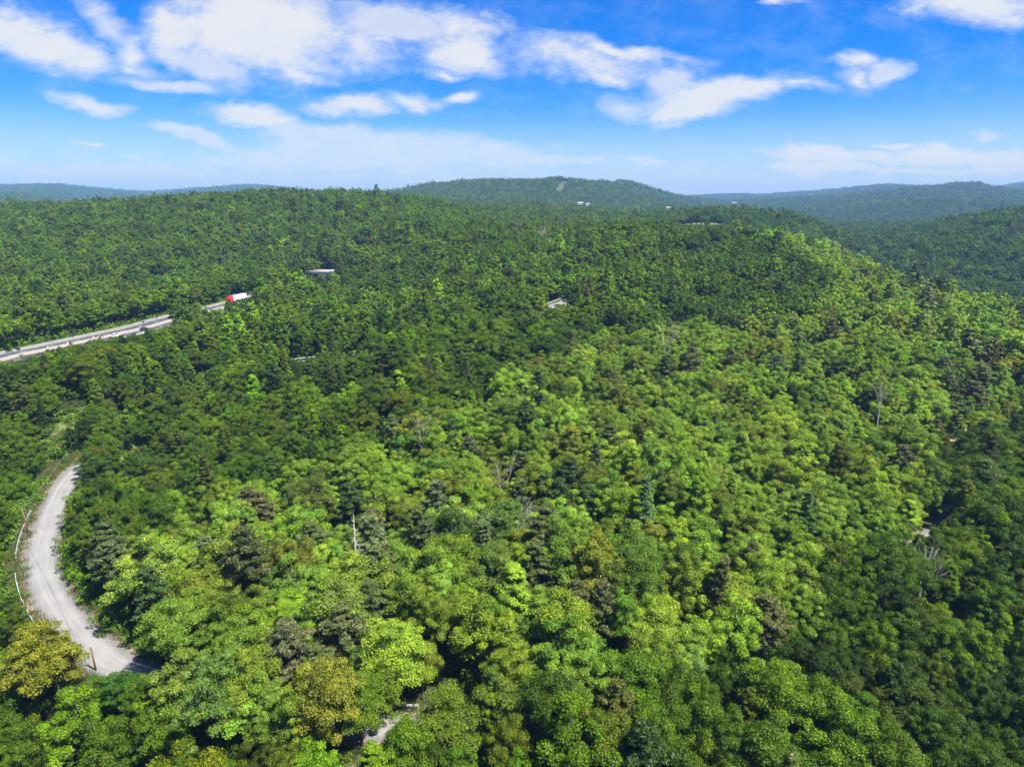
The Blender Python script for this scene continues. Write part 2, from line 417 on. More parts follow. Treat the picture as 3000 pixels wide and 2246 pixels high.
_, ui = np.unique(np.round(cp, 3), axis=0, return_index=True)
cp = cp[ui]; cz = C[ui, 2]
# heights grow with distance: interpolate the slope-normalised height
def hscale(lr): return np.exp(0.55 * (lr - 5.0))
def kern(a, b):
    d2 = ((a[:, None, :] - b[None, :, :]) ** 2).sum(-1)
    return 0.5 * d2 * np.log(d2 + 1e-9)
n_ = len(cp)
A = np.zeros((n_ + 3, n_ + 3)); A[:n_, :n_] = kern(cp, cp) + np.eye(n_) * 2e-4
A[:n_, n_] = 1; A[:n_, n_ + 1:] = cp; A[n_, :n_] = 1; A[n_ + 1:, :n_] = cp.T
sol = np.linalg.solve(A, np.concatenate([cz / hscale(cp[:, 1]), np.zeros(3)]))

def vnoise(x, y, seed=0):
    """smooth value noise"""
    xi = np.floor(x).astype(np.int64); yi = np.floor(y).astype(np.int64)
    xf = x - xi; yf = y - yi
    def h(i, j):
        v = (i * 374761393 + j * 668265263 + seed * 974634777) & 0xffffffff
        v = ((v ^ (v >> 13)) * 1274126177) & 0xffffffff
        return ((v ^ (v >> 16)) & 0xffff) / 65535.0
    u = xf * xf * (3 - 2 * xf); v = yf * yf * (3 - 2 * yf)
    return (h(xi, yi) * (1 - u) + h(xi + 1, yi) * u) * (1 - v) + (h(xi, yi + 1) * (1 - u) + h(xi + 1, yi + 1) * u) * v

def fbm(x, y, seed=0, o=4):
    s = 0; a = 1; t = 0
    for i in range(o):
        s = s + a * (vnoise(x * 2 ** i, y * 2 ** i, seed + i) - .5); t += a; a *= .5
    return s / t * 2

def catmull(P, step=3.0):
    P = [np.array(p) for p in P]; out = []
    Q = [2 * P[0] - P[1]] + P + [2 * P[-1] - P[-2]]
    for i in range(1, len(Q) - 2):
        n = max(2, int(np.linalg.norm(Q[i + 1][:2] - Q[i][:2]) / step))
        for k in range(n):
            t = k / n; a, b, c, d = Q[i - 1], Q[i], Q[i + 1], Q[i + 2]
            out.append(.5 * ((2 * b) + (c - a) * t + (2 * a - 5 * b + 4 * c - d) * t * t + (3 * b - a - 3 * c + d) * t ** 3))
    out.append(P[-1])
    return np.array(out)

ROAD = catmull(road_pts); HWY = catmull(hw_pts); BACK = catmull(back_pts)
FLAT = [(ROAD, 4.8, 7.0), (HWY, 11.5, 10.0), (BACK, 4.2, 6.0)]

def near_line(line, x, y):
    d = np.full(len(x), 1e9); iz = np.zeros(len(x), int)
    for s in range(0, len(line), 64):
        seg = line[s:s + 64]
        q = np.hypot(x[:, None] - seg[None, :, 0], y[:, None] - seg[None, :, 1])
        i = q.argmin(1); m = q[np.arange(len(x)), i]
        b = m < d; d[b] = m[b]; iz[b] = i[b] + s
    return d, iz

def height(x, y):
    x = np.atleast_1d(np.asarray(x, float)); y = np.atleast_1d(np.asarray(y, float))
    q = polar(x, y); z = np.empty(len(x))
    for s in range(0, len(x), 20000):
        e = slice(s, s + 20000)
        z[e] = (kern(q[e], cp) @ sol[:n_] + sol[n_] + q[e] @ sol[n_ + 1:]) * hscale(q[e][:, 1])
    r = np.hypot(x, y)
    amp = np.clip((r - 250) / 1200, 0, 1)
    z = z + amp * (fbm(x / 330, y / 330, 3) * np.clip(r * .010, 0, 22)) + np.clip((r - 60) / 150, 0, 1) * np.clip((2000 - r) / 1200, 0, 1) * 2.2 * fbm(x / 55, y / 55, 9, 3)
    near = r < 900
    for line, hw, bl in FLAT:
        i = np.where(near)[0]
        if not len(i): continue
        lo, hi = line[:, :2].min(0) - 25, line[:, :2].max(0) + 25
        i = i[(x[i] > lo[0]) & (x[i] < hi[0]) & (y[i] > lo[1]) & (y[i] < hi[1])]
        if not len(i): continue
        d, iz = near_line(line, x[i], y[i])
        t = np.clip((d - hw) / bl, 0, 1); t = t * t * (3 - 2 * t)
        z[i] = (line[iz, 2] - .14) * (1 - t) + z[i] * t
    return z

th = np.concatenate([np.linspace(-180, -48, 60)[:-1], np.linspace(-48, 48, 481), np.linspace(48, 180, 60)[1:-1]])
rr = np.exp(np.linspace(math.log(4.0), math.log(9300.0), 300))
TH, RR = np.meshgrid(np.radians(th), rr)
gx, gy = (RR * np.sin(TH)).ravel(), (RR * np.cos(TH)).ravel()
gz = height(gx, gy)
edge = np.clip((np.hypot(gx, gy) - 8300) / 900, 0, 1); gz = gz * (1 - edge) + 20 * edge
GZ = gz.reshape(RR.shape)
nr, nth = RR.shape
V = np.stack([gx, gy, gz], -1)
V = np.concatenate([V, [[0, 0, float(height(0., .01)[0])]]])
i = np.arange(nr - 1)[:, None] * nth; j = np.arange(nth)[None, :]; j2 = (j + 1) % nth
F = np.stack([i + j, i + j2, i + nth + j2, i + nth + j], -1).reshape(-1, 4)
cen = np.stack([np.arange(nth), (np.arange(nth) + 1) % nth, np.full(nth, len(V) - 1), np.full(nth, len(V) - 1)], -1)

def ground_z(x, y):
    """bilinear height on the ground mesh itself"""
    x = np.atleast_1d(np.asarray(x, float)); y = np.atleast_1d(np.asarray(y, float))
    t = np.degrees(np.arctan2(x, y)); r = np.clip(np.hypot(x, y), 4.01, 9290)
    tj = np.clip(np.searchsorted(th, t) - 1, 0, nth - 2); f = (t - th[tj]) / (th[tj + 1] - th[tj])
    lr = (np.log(r) - math.log(4.0)) / (math.log(9300.0 / 4.0)) * (nr - 1); ri = np.clip(lr.astype(int), 0, nr - 2); g = lr - ri
    return (GZ[ri, tj] * (1 - f) + GZ[ri, tj + 1] * f) * (1 - g) + (GZ[ri + 1, tj] * (1 - f) + GZ[ri + 1, tj + 1] * f) * g

def band(x, y, ax, ay, bx, by, w):
    d = np.array([bx - ax, by - ay]); l = np.hypot(*d); d /= l
    t = (x - ax) * d[0] + (y - ay) * d[1]; o = np.abs((x - ax) * -d[1] + (y - ay) * d[0])
    return (t > 0) & (t < l) & (o < w)
CUTS = []
for (pa, Ya), (pb, Yb), w in (((1664, 2420), (1634, 2080), 13), ((1800, 2790), (1790, 2560), 15)):
    aa = px_ray(pa, 540)[0]; ab = px_ray(pb, 560)[0]
    CUTS.append((aa * Ya, Ya, ab * Yb, Yb, w))
# what grows where: grass along the road bank, by the roads and on the ridge field
def cover(x, y):
    g = np.zeros(len(x))
    for line, w0, w1 in ((ROAD, 3.8, 9.0), (BACK, 3.8, 6.5), (HWY, 11.0, 15.0)):
        lo, hi = line[:, :2].min(0) - 20, line[:, :2].max(0) + 20
        k = np.where((x > lo[0]) & (x < hi[0]) & (y > lo[1]) & (y < hi[1]))[0]
        if len(k):
            d, _ = near_line(line, x[k], y[k]); g[k] = np.maximum(g[k], np.clip((w1 - d) / (w1 - w0), 0, 1))
    for cx, cy_, rx, ry in GRASSY:
        g = np.maximum(g, np.clip(1.6 - 1.6 * np.sqrt(((x - cx) / rx) ** 2 + ((y - cy_) / ry) ** 2), 0, 1))
    for c in CUTS: g = np.maximum(g, .45 * band(x, y, *c))
    return g
fx, fy, _ = at(2050, 657, 860)
b1, b2, b3 = at_z(112, 1470, -3), at_z(165, 1385, -3), at_z(212, 1300, -2.5)
GRASSY = [(fx, fy, 42, 34), (b1[0] - 2, b1[1], 7, 14), (b2[0] - 2, b2[1], 8, 15), (b3[0] - 2, b3[1], 6, 16)]
grass_v = cover(V[:, 0], V[:, 1])

gm = bpy.data.materials.new('forest_ground'); gm.use_nodes = True
t = gm.node_tree; b = t.nodes['Principled BSDF']; b.inputs['Roughness'].default_value = .95; b.inputs['Specular IOR Level'].default_value = .1
ga = nd(t, 'ShaderNodeAttribute', attribute_name='grass'); co = nd(t, 'ShaderNodeTexCoord')
n1 = nd(t, 'ShaderNodeTexNoise'); n1.inputs['Scale'].default_value = .25; n1.inputs['Detail'].default_value = 8; t.links.new(co.outputs['Object'], n1.inputs['Vector'])
n2 = nd(t, 'ShaderNodeTexNoise'); n2.inputs['Scale'].default_value = 1.6; n2.inputs['Detail'].default_value = 6; t.links.new(co.outputs['Object'], n2.inputs['Vector'])
def ramp(tree, fac, cols):
    r = nd(tree, 'ShaderNodeValToRGB'); e = r.color_ramp.elements
    e[0].position, e[0].color = cols[0][0], (*cols[0][1], 1); e[1].position, e[1].color = cols[-1][0], (*cols[-1][1], 1)
    for p, c in cols[1:-1]:
        q = e.new(p); q.color = (*c, 1)
    tree.links.new(fac, r.inputs[0]); return r.outputs[0]
f1 = ramp(t, n1.outputs[0], [(.3, (.022, .035, .010)), (.5, (.030, .042, .012)), (.7, (.045, .038, .022))])
g1 = ramp(t, n2.outputs[0], [(.3, (.06, .105, .018)), (.5, (.095, .13, .032)), (.62, (.15, .15, .06)), (.72, (.24, .19, .12))])
mx = nd(t, 'ShaderNodeMix', data_type='RGBA')
gf = math_(t, 'MULTIPLY_ADD', math_(t, 'SUBTRACT', n1.outputs[0], .5), 1.2, ga.outputs['Fac'])
t.links.new(smooth(t, gf, .3, .6), mx.inputs['Factor']); t.links.new(f1, mx.inputs['A']); t.links.new(g1, mx.inputs['B'])
t.links.new(mx.outputs['Result'], b.inputs['Base Color'])
bp = nd(t, 'ShaderNodeBump'); bp.inputs['Strength'].default_value = .7; bp.inputs['Distance'].default_value = .35
t.links.new(n2.outputs[0], bp.inputs['Height']); t.links.new(bp.outputs[0], b.inputs['Normal'])
me = mesh_np('ground', V, np.concatenate([F, cen[:, :4]]) if False else F, [gm], smooth_=True)
ga_ = me.attributes.new('grass', 'FLOAT', 'POINT'); ga_.data.foreach_set('value', grass_v.astype(np.float32))
tag(link('ground', me), 'forested hills and valley floor', kind='structure')

# ------------------------------------------------------------------ roads
def s_index(line, px, py):
    u, v, _ = project(line); return int(np.argmin((u - px) ** 2 + (v - py) ** 2))
def frame2(line):
    d = np.gradient(line[:, :2], axis=0); d /= np.linalg.norm(d, axis=1)[:, None]
    return d, np.stack([d[:, 1], -d[:, 0]], -1)      # right-hand normal

def strip(name, line, o0, o1, dz, m, parent=None, kind=None, wob=0.0, cols=2, seed=1, smooth_=True, wid=1.0):
    d, nn = frame2(line); k = len(line)
    cols = max(2, cols)
    Vs = []
    w0 = wob * fbm(np.arange(k) * .35, np.zeros(k), seed); w1 = wob * fbm(np.arange(k) * .35, np.zeros(k) + 7, seed)
    for c in range(cols):
        f = c / (cols - 1)
        o = ((o0 + w0) * (1 - f) + (o1 + w1) * f) * wid
        Vs.append(np.stack([line[:, 0] + nn[:, 0] * o, line[:, 1] + nn[:, 1] * o, line[:, 2] + dz], -1))
    Vv = np.stack(Vs, 1).reshape(-1, 3)
    i = np.arange(k - 1)[:, None] * cols; j = np.arange(cols - 1)[None, :]
    Ff = np.stack([i + j, i + j + cols, i + j + cols + 1, i + j + 1], -1).reshape(-1, 4)
    me = mesh_np(name, Vv, Ff[:, ::-1], [m], smooth_=smooth_)
    uv = me.uv_layers.new(name='UVMap')
    arc = np.concatenate([[0], np.cumsum(np.linalg.norm(np.diff(line[:, :2], axis=0), axis=1))])
    U = np.stack([np.tile(np.linspace(o0, o1, cols), k), np.repeat(arc, cols)], -1)
    li = np.empty(len(me.loops), np.int32); me.loops.foreach_get('vertex_index', li)
    uv.data.foreach_set('uv', U[li].astype(np.float32).ravel())
    o = link(name, me, parent)
    if kind: o['kind'] = kind
    return o

def road_mat():
    """pale worn surface: lighter wheel tracks and streaks along the road, grey gravel towards the edges"""
    m = bpy.data.materials.new('worn_road'); m.use_nodes = True
    t = m.node_tree; b = t.nodes['Principled BSDF']; b.inputs['Roughness'].default_value = .92; b.inputs['Specular IOR Level'].default_value = .15
    uv = nd(t, 'ShaderNodeUVMap'); sp = nd(t, 'ShaderNodeSeparateXYZ'); t.links.new(uv.outputs[0], sp.inputs[0])
    mp = nd(t, 'ShaderNodeMapping'); mp.inputs['Scale'].default_value = (1.6, .03, 1); t.links.new(uv.outputs[0], mp.inputs[0])
    n = nd(t, 'ShaderNodeTexNoise'); n.inputs['Scale'].default_value = 1.0; n.inputs['Detail'].default_value = 4; t.links.new(mp.outputs[0], n.inputs[0])
    g = nd(t, 'ShaderNodeTexNoise'); g.inputs['Scale'].default_value = 2.2; g.inputs['Detail'].default_value = 8; g.inputs['Roughness'].default_value = .7; t.links.new(uv.outputs[0], g.inputs[0])
    edge = smooth(t, math_(t, 'ABSOLUTE', math_(t, 'MULTIPLY_ADD', math_(t, 'SUBTRACT', g.outputs[0], .5), 1.0, sp.outputs[0])), 1.35, 2.5)
    c0 = ramp(t, n.outputs[0], [(.30, (.175, .17, .162)), (.5, (.205, .20, .19)), (.70, (.23, .223, .211))])
    c1 = ramp(t, g.outputs[0], [(.3, (.09, .088, .085)), (.5, (.14, .137, .132)), (.7, (.19, .183, .175))])
    mx = nd(t, 'ShaderNodeMix', data_type='RGBA'); t.links.new(edge, mx.inputs['Factor']); t.links.new(c0, mx.inputs['A']); t.links.new(c1, mx.inputs['B'])
    pn_ = nd(t, 'ShaderNodeTexNoise'); pn_.inputs['Scale'].default_value = .16; pn_.inputs['Detail'].default_value = 7; pn_.inputs['Roughness'].default_value = .68; t.links.new(uv.outputs[0], pn_.inputs[0])
    pm = nd(t, 'ShaderNodeVectorMath', operation='SCALE'); t.links.new(mx.outputs['Result'], pm.inputs[0]); t.links.new(smooth(t, pn_.outputs[0], .3, .7, .88, 1.08), pm.inputs['Scale'])
    t.links.new(pm.outputs[0], b.inputs['Base Color'])
    bp = nd(t, 'ShaderNodeBump'); bp.inputs['Strength'].default_value = .3; bp.inputs['Distance'].default_value = .03
    t.links.new(g.outputs[0], bp.inputs['Height']); t.links.new(bp.outputs[0], b.inputs['Normal'])
    return m
RM = road_mat()
ROAD_W = np.interp(np.arange(len(ROAD)), [0, s_index(ROAD, 470, 1990), s_index(ROAD, 470, 1990) + 8, len(ROAD)], [1, 1, .8, .8])
strip('road', ROAD, -3.15, 3.15, 0.0, RM, kind='structure', wob=.16, cols=7, wid=ROAD_W)
strip('back_road', BACK, -3.2, 3.2, 0.0, RM, kind='structure', wob=.3, cols=6)
vm = bpy.data.materials.new('soil_verge'); vm.use_nodes = True
t = vm.node_tree; b = t.nodes['Principled BSDF']; b.inputs['Roughness'].default_value = .95
co = nd(t, 'ShaderNodeTexCoord'); n = nd(t, 'ShaderNodeTexNoise'); n.inputs['Scale'].default_value = .9; n.inputs['Detail'].default_value = 8; n.inputs['Roughness'].default_value = .7
t.links.new(co.outputs['Object'], n.inputs[0])
t.links.new(ramp(t, n.outputs[0], [(.3, (.05, .06, .02)), (.45, (.15, .12, .08)), (.55, (.27, .19, .14)), (.7, (.37, .30, .25))]), b.inputs['Base Color'])
strip('road_verge', ROAD, -5.2, -2.8, -.03, vm, kind='structure', wob=.9, cols=4, seed=5)
strip('road_verge', ROAD, 2.8, 4.0, -.03, vm, kind='structure', wob=.9, cols=3, seed=6)

hwy = strip('highway', HWY, -10.2, 10.2, 0.02, M['asphalt'], kind='structure', cols=5)
strip('median_strip', HWY, -1.55, 1.55, .03, M['shoulder'], hwy)
strip('edge_line', HWY, -9.0, -8.8, .034, M['white'], hwy); strip('edge_line', HWY, 8.8, 9.0, .034, M['white'], hwy)
strip('centre_line', HWY, -2.15, -1.9, .034, M['yellow'], hwy); strip('centre_line', HWY, 1.9, 2.15, .034, M['yellow'], hwy)

def on_line(line, s, off=0.0):
    arc = np.concatenate([[0], np.cumsum(np.linalg.norm(np.diff(line[:, :2], axis=0), axis=1))])
    d, nn = frame2(line)
    p = np.array([np.interp(s, arc, line[:, k]) for k in range(3)])
    dd = np.array([np.interp(s, arc, d[:, k]) for k in range(2)]); dd /= np.linalg.norm(dd)
    return p[0] + dd[1] * off, p[1] - dd[0] * off, p[2], math.atan2(dd[1], dd[0]) - math.pi / 2
def arclen(line): return float(np.linalg.norm(np.diff(line[:, :2], axis=0), axis=1).sum())
def s_at_px(line, px, py):
    u, v, _ = project(line); i = int(np.argmin((u - px) ** 2 + (v - py) ** 2))
    return float(np.linalg.norm(np.diff(line[:i + 1, :2], axis=0), axis=1).sum())
HL = arclen(HWY)
dash_me = None
mb = MB(); mb.box((0, 0, 0), (.16, 3.0, .004)); dash_me = mb.mesh('lane_dash', [M['white']])
s0h = s_at_px(HWY, -60, 1070); s1h = s_at_px(HWY, 760, 872)
s = s0h
while s < s1h:
    for off in (-5.4, 5.4):
        x, y, z, a = on_line(HWY, s, off); link('lane_dash', dash_me, hwy, (x, y, z + .036), a)
    s += 12.2

def wall_run(name, line, off, w0, w1, h, m, parent, s0, s1, seg):
    """a run of separate precast wall panels, butted with a narrow joint"""
    mb = MB(); mb.profile([(-w0 / 2, 0), (w0 / 2, 0), (w1 / 2, h), (-w1 / 2, h)], -seg / 2 + .02, seg / 2 - .02)
    me = mb.mesh(name, [m]); s = s0 + seg / 2
    while s < s1:
        x, y, z, a = on_line(line, s, off); link(name, me, parent, (x, y, z), a); s += seg
wl = link('concrete_parapet', None, loc=on_line(HWY, s0h, -10.0)[:3])
tag(wl, 'pale concrete parapet wall along the far edge of the highway', 'wall')
def keepw(o, parent):
    o.parent = parent; o.matrix_parent_inverse = Matrix.Translation(-Vector(parent.location))
def run_children(parent, fn):
    before = set(COL.objects.keys()); fn()
    for k in set(COL.objects.keys()) - before:
        o = COL.objects[k]
        if o.parent is None: keepw(o, parent)
run_children(wl, lambda: wall_run('wall_panel', HWY, -10.0, .45, .3, .95, M['concrete'], None, s0h - 40, HL - 20, 9.0))
ml = link('median_barrier', None, loc=on_line(HWY, s0h, 0)[:3])
tag(ml, 'low concrete median barrier between the two highway carriageways', 'barrier')
run_children(ml, lambda: wall_run('barrier_segment', HWY, 0, .62, .2, .82, M['concrete'], None, s0h - 40, HL - 20, 6.0))

def guardrail(line, off, s0, s1, label, group='guardrails', spacing=3.8):
    x, y, z, a = on_line(line, s0, off)
    root = link('guardrail', None, loc=(x, y, z)); tag(root, label, 'guardrail', group)
    pm = MB(); pm.box((0, 0, .35), (.15, .18, .8)); pme = pm.mesh('post', [M['post']])
    n = max(1, int(round((s1 - s0) / spacing)))
    pts = [on_line(line, s0 + (s1 - s0) * i / n, off) for i in range(n + 1)]
    for p in pts:
        keepw(link('post', pme, None, (p[0], p[1], p[2]), p[3]), root)
    mb = MB()
    prof = [(-.03, .45), (.05, .5), (0, .57), (.05, .64), (0, .71), (.05, .77), (-.03, .79)]
    rings = []
    for p in pts:
        c, s_2 = math.cos(p[3]), math.sin(p[3])
        rings.append([(p[0] + (q[0] + .13) * c, p[1] + (q[0] + .13) * s_2, p[2] + q[1]) for q in prof])
    mb.quadstrip(rings)
    keepw(mb.build('rail', M['galv']), root)
    return root

def gr_px(line, off, a, b, label):
    s0, s1 = sorted((s_at_px(line, *a), s_at_px(line, *b)))
    return guardrail(line, off, s0, s1, label)
SIDE = -1  # the left-hand verge of the road is on the outside of the bend
g1 = gr_px(ROAD, 4.3, (157, 1498), (128, 1625), 'straight galvanised guardrail beside the upper gravel bend, next to the wooden pole')
g2 = gr_px(ROAD, 4.3, (124, 1655), (150, 1745), 'galvanised guardrail on the outside of the gravel bend, left of its widest part')
g3 = gr_px(ROAD, 4.3, (172, 1778), (238, 1862), 'short guardrail below the bend, running behind the yellowish tree')
g4 = gr_px(ROAD, -6.4, (480, 2015), (545, 2045), 'weathered guardrail on the inner verge beyond the end of the visible road')
g5 = gr_px(ROAD, -4.0, (1080, 2120), (1190, 2128), 'guardrail among the trees above the bottom edge, left of two')
g6 = gr_px(ROAD, -4.0, (1260, 2128), (1400, 2128), 'guardrail among the trees above the bottom edge, right of two')
g7 = gr_px(BACK, -4.9, (690, 1095), (1070, 1037), 'long pale guardrail along the back road between the forest patches')
g8 = gr_px(BACK, -4.9, (1610, 905), (1700, 872), 'short guardrail at the small road patch near the middle')
s0, s1 = s_at_px(HWY, -60, 1070), s_at_px(HWY, 560, 925)
g9 = guardrail(HWY, 10.4, s0, s1, 'steel guardrail along the near edge of the highway')

# ------------------------------------------------------------------ tree meshes
def quads_from(c, nrm, size, aspect=.62, fold=.18):
    k = len(c)
    nrm = nrm / np.linalg.norm(nrm, axis=1)[:, None]
    q = rng.normal(size=(k, 3)); t = np.cross(nrm, q); t /= np.linalg.norm(t, axis=1)[:, None]
    b = np.cross(nrm, t)
    size = np.broadcast_to(size, (k,))[:, None]
    V = np.stack([c - t * size * .5, c + b * size * aspect * .5 + nrm * size * fold, c + t * size * .5, c - b * size * aspect * .5 + nrm * size * fold], 1)
    return V.reshape(-1, 3)

def leafy(centres, radii, per, size, flat=.8, up=.35, jit=.65, drop=.35, aspect=.62):
    """leaves scattered on soft shells round clump centres"""
    out = []
    for c, r, k in zip(centres, radii, per):
        d = rng.normal(size=(k, 3)); d /= np.linalg.norm(d, axis=1)[:, None]
        low_ = (d[:, 2] < -.25) & (rng.random(k) < .75); d[low_, 2] *= -1
        rad = r * (1 - drop * rng.random(k) ** 1.6) * (1 + .15 * rng.normal(size=k))
        p = c + d * rad[:, None] * np.array([1, 1, flat])
        nr_ = d + np.array([0, 0, up]) + jit * rng.normal(size=(k, 3))
        out.append(quads_from(p, nr_, size * (.7 + .6 * rng.random(k)), aspect))
    return np.concatenate(out)

def crown_points(kind, R, H, K):
    """clump centres over the outside of a crown; returns centres, radii. crown base at z=0..H"""
    P = []; Rr = []
    if kind == 'round':
        lob = [(rng.normal(size=2) * R * .38, .72 + .25 * rng.random(), .6 + .25 * rng.random()) for _ in range(5)] + [(np.zeros(2), 1.0, .75)]
        while len(P) < K:
            l = lob[int(rng.integers(len(lob)))]
            d = rng.normal(size=3); d /= np.linalg.norm(d)
            if d[2] < -.35: continue
            p = np.array([l[0][0], l[0][1], H * .42 * l[1] + H * .02]) + d * np.array([R * l[2], R * l[2], H * .5 * l[1]]) * (.64 + .46 * rng.random())
            P.append(p); Rr.append(R * (.13 + .16 * rng.random()))
    elif kind == 'cone':
        while len(P) < K:
            z = rng.random() ** .8
            prof = (1 - z) ** .5 * (.45 + .55 * min(1, z / .22))
            a = rng.random() * 2 * math.pi
            p = np.array([math.cos(a) * R * prof, math.sin(a) * R * prof, z * H * .97]) * np.array([.8 + .3 * rng.random()] * 2 + [1])
            P.append(p); Rr.append(R * (.16 + .12 * rng.random()) * (.75 + .5 * (1 - z)))
    return P, Rr

def trunk_mesh(name, h, r0, limbs, bark, lean=0.0, k=7):
    mb = MB()
    n = 6; pts = []; rad = []
    w = rng.normal(size=(n + 1, 2)) * .012 * h
    for i in range(n + 1):
        f = i / n
        pts.append((w[i][0] * f + lean * f * h, w[i][1] * f, -0.6 + f * (h + .6))); rad.append(r0 * (1 - .72 * f) * (1.35 if i == 0 else 1))
    mb.tube(pts, rad, k)
    for (p, z0) in limbs:
        f = z0 / h; i = min(n - 1, int(f * n)); g = f * n - i
        b = Vector(pts[i]).lerp(Vector(pts[i + 1]), g); e = Vector(p)
        m_ = b.lerp(e, .5) + Vector((0, 0, -.08 * (e - b).length))
        rr_ = r0 * (.42 * (1 - f) + .12)
        mb.tube([b, m_, e], [rr_, rr_ * .6, rr_ * .2], 5)
    return mb.mesh(name, [bark], True)

PROTO = {}
def make_broad(key, kind, R, H, hb, K, per, size, up=.35, limbs=8, spread=.65):
    P, Rr = crown_points(kind, R, H, K)
    P = np.array(P); P[:, 2] += hb
    V = leafy(P, Rr, [int(per * (.6 + .8 * (r / (R * .23)) ** 2 * .5)) for r in Rr], size, up=up, jit=spread)
    # sparse leaves inside the crown
    k = int(per * K * .05); d = rng.normal(size=(k, 3)); d /= np.linalg.norm(d, axis=1)[:, None]
    c = np.array([0, 0, hb + H * .42]) + d * np.array([R * .6, R * .6, H * .36]) * rng.random((k, 1)) ** .5
    V = np.concatenate([V, quads_from(c, rng.normal(size=(k, 3)) + [0, 0, .5], size * 1.3)])
    cr = mesh_np('crown_' + key, V, np.arange(len(V)).reshape(-1, 4), [M['leaf']])
    sel = rng.choice(len(P), min(limbs, len(P)), replace=False)
    tr = trunk_mesh('trunk_' + key, hb + H * .72, .022 * (hb + H) , [(P[q] * [.85, .85, .97], min(P[q][2] * .62, (hb + H * .6))) for q in sel], M['bark'])
    PROTO[key] = (cr, tr, R, H + hb)

def make_pine(key, R, H, bare, tiers, tuft, per, size, dense=1.0, taper='flat', bark='pinebark', droop=-.05):
    mb_l = []; limbs = []; Vs = []
    for i in range(tiers):
        f = i / (tiers - 1)
        z = bare + (H - bare) * f
        if taper == 'flat': prof = (.55 + .45 * math.sin(math.pi * min(1, f * .9 + .25))) * (1 - max(0, f - .75) * 2.2)
        else: prof = (1 - f) ** .85 * .95 + .06
        nb = int(rng.integers(4, 7)) if taper == 'flat' else int(rng.integers(6, 9))
        a0 = rng.random() * 6.28
        for q in range(nb):
            if rng.random() > dense: continue
            a = a0 + 6.28 * q / nb + rng.normal() * .25; ln = R * prof * (.65 + .5 * rng.random())
            e = np.array([math.cos(a) * ln, math.sin(a) * ln, z + ln * (droop + .12 * rng.normal()) + (.22 * ln if taper == 'flat' else 0)])
            limbs.append((e, min(z, H * .97)))
            nt_ = max(2, int(tuft * ln / R + 1))
            for u in range(nt_):
                g = .35 + .65 * (u + rng.random()) / nt_
                c = np.array([e[0] * g, e[1] * g, z + (e[2] - z) * g]) + rng.normal(size=3) * [.22, .22, .12]
                k = int(per * (.7 + .6 * rng.random())); d = rng.normal(size=(k, 3)); d /= np.linalg.norm(d, axis=1)[:, None]
                rad = (.34 + .22 * rng.random()) * R * .42 * (1.0 if taper == 'flat' else .8)
                p = c + d * rad * np.array([1, 1, .5]) * (rng.random((k, 1)) ** .4)
                Vs.append(quads_from(p, d * .7 + rng.normal(size=(k, 3)) * .7 + [0, 0, .25], size * (.7 + .6 * rng.random(k)), .28, .1))
    V = np.concatenate(Vs)
    cr = mesh_np('crown_' + key, V, np.arange(len(V)).reshape(-1, 4), [M['needle']])
    tr = trunk_mesh('trunk_' + key, H * .99, .017 * H, [limbs[q] for q in range(0, len(limbs), 2)], M[bark])
    PROTO[key] = (cr, tr, R, H)

# crowns: (R, height, clear trunk)
make_broad('oak0', 'round', 4.3, 11.2, 3.4, 90, 330, .235, spread=.55)
make_broad('oak1', 'round', 3.9, 12.0, 3.2, 86, 320, .225, spread=.55)
make_broad('oak2', 'round', 4.8, 10.8, 3.8, 110, 320, .245, up=.5, spread=.55)
make_broad('oak3', 'round', 3.5, 11.0, 3.0, 74, 300, .215, spread=.55)
make_broad('oak4', 'round', 4.3, 12.0, 3.0, 70, 420, .26, up=.2, spread=.65)
make_broad('oak5', 'round', 4.0, 10.4, 3.4, 130, 220, .21, up=.5, spread=.55)
make_broad('oak6', 'round', 3.7, 12.6, 3.4, 56, 430, .25, up=.3, spread=.7)
make_broad('oak7', 'round', 4.4, 9.6, 3.6, 100, 290, .225, spread=.6)
make_broad('poplar0', 'cone', 3.0, 14.5, 2.5, 96, 260, .23, spread=.55)
make_broad('poplar1', 'cone', 3.3, 13.4, 2.6, 88, 290, .24, up=.5, spread=.55)
make_broad('poplar2', 'cone', 2.7, 13.0, 3.0, 80, 260, .22, spread=.55)
make_pine('pine0', 3.6, 16.5, 7.0, 9, 5, 90, .42)
make_pine('pine1', 3.0, 15.5, 6.0, 9, 5, 85, .4, dense=.85)
make_pine('pine2', 3.9, 17.0, 8.0, 8, 6, 95, .44)
make_pine('fir0', 3.0, 16.0, 2.5, 16, 5, 60, .36, taper='cone')
make_pine('fir1', 3.4, 15.0, 2.5, 14, 5, 64, .38, taper='cone', droop=-.15)
# coarser versions for distances where a leaf is far below a pixel
make_broad('mid_oak0', 'round', 4.3, 11.0, 3.6, 60, 56, .56, spread=.5)
make_broad('mid_oak1', 'round', 3.8, 11.6, 3.4, 56, 56, .54, spread=.5)
make_broad('mid_oak2', 'round', 4.7, 10.6, 3.8, 64, 58, .58, spread=.5)
make_broad('mid_oak3', 'round', 4.0, 11.8, 3.4, 48, 66, .58, spread=.5)
make_broad('mid_poplar0', 'cone', 3.0, 14.0, 3.0, 60, 46, .52, spread=.5)
make_broad('mid_poplar1', 'cone', 3.2, 13.0, 3.0, 60, 46, .52, spread=.5)
make_pine('mid_pine0', 3.5, 16.5, 7.0, 7, 3, 34, .8)
make_pine('mid_fir0', 3.1, 15.5, 2.5, 12, 3, 26, .7, taper='cone')
make_broad('far_oak0', 'round', 4.5, 11.0, 4.0, 30, 30, 1.0, spread=.5)
make_broad('far_oak1', 'round', 4.1, 11.6, 4.0, 28, 30, 1.0, spread=.5)
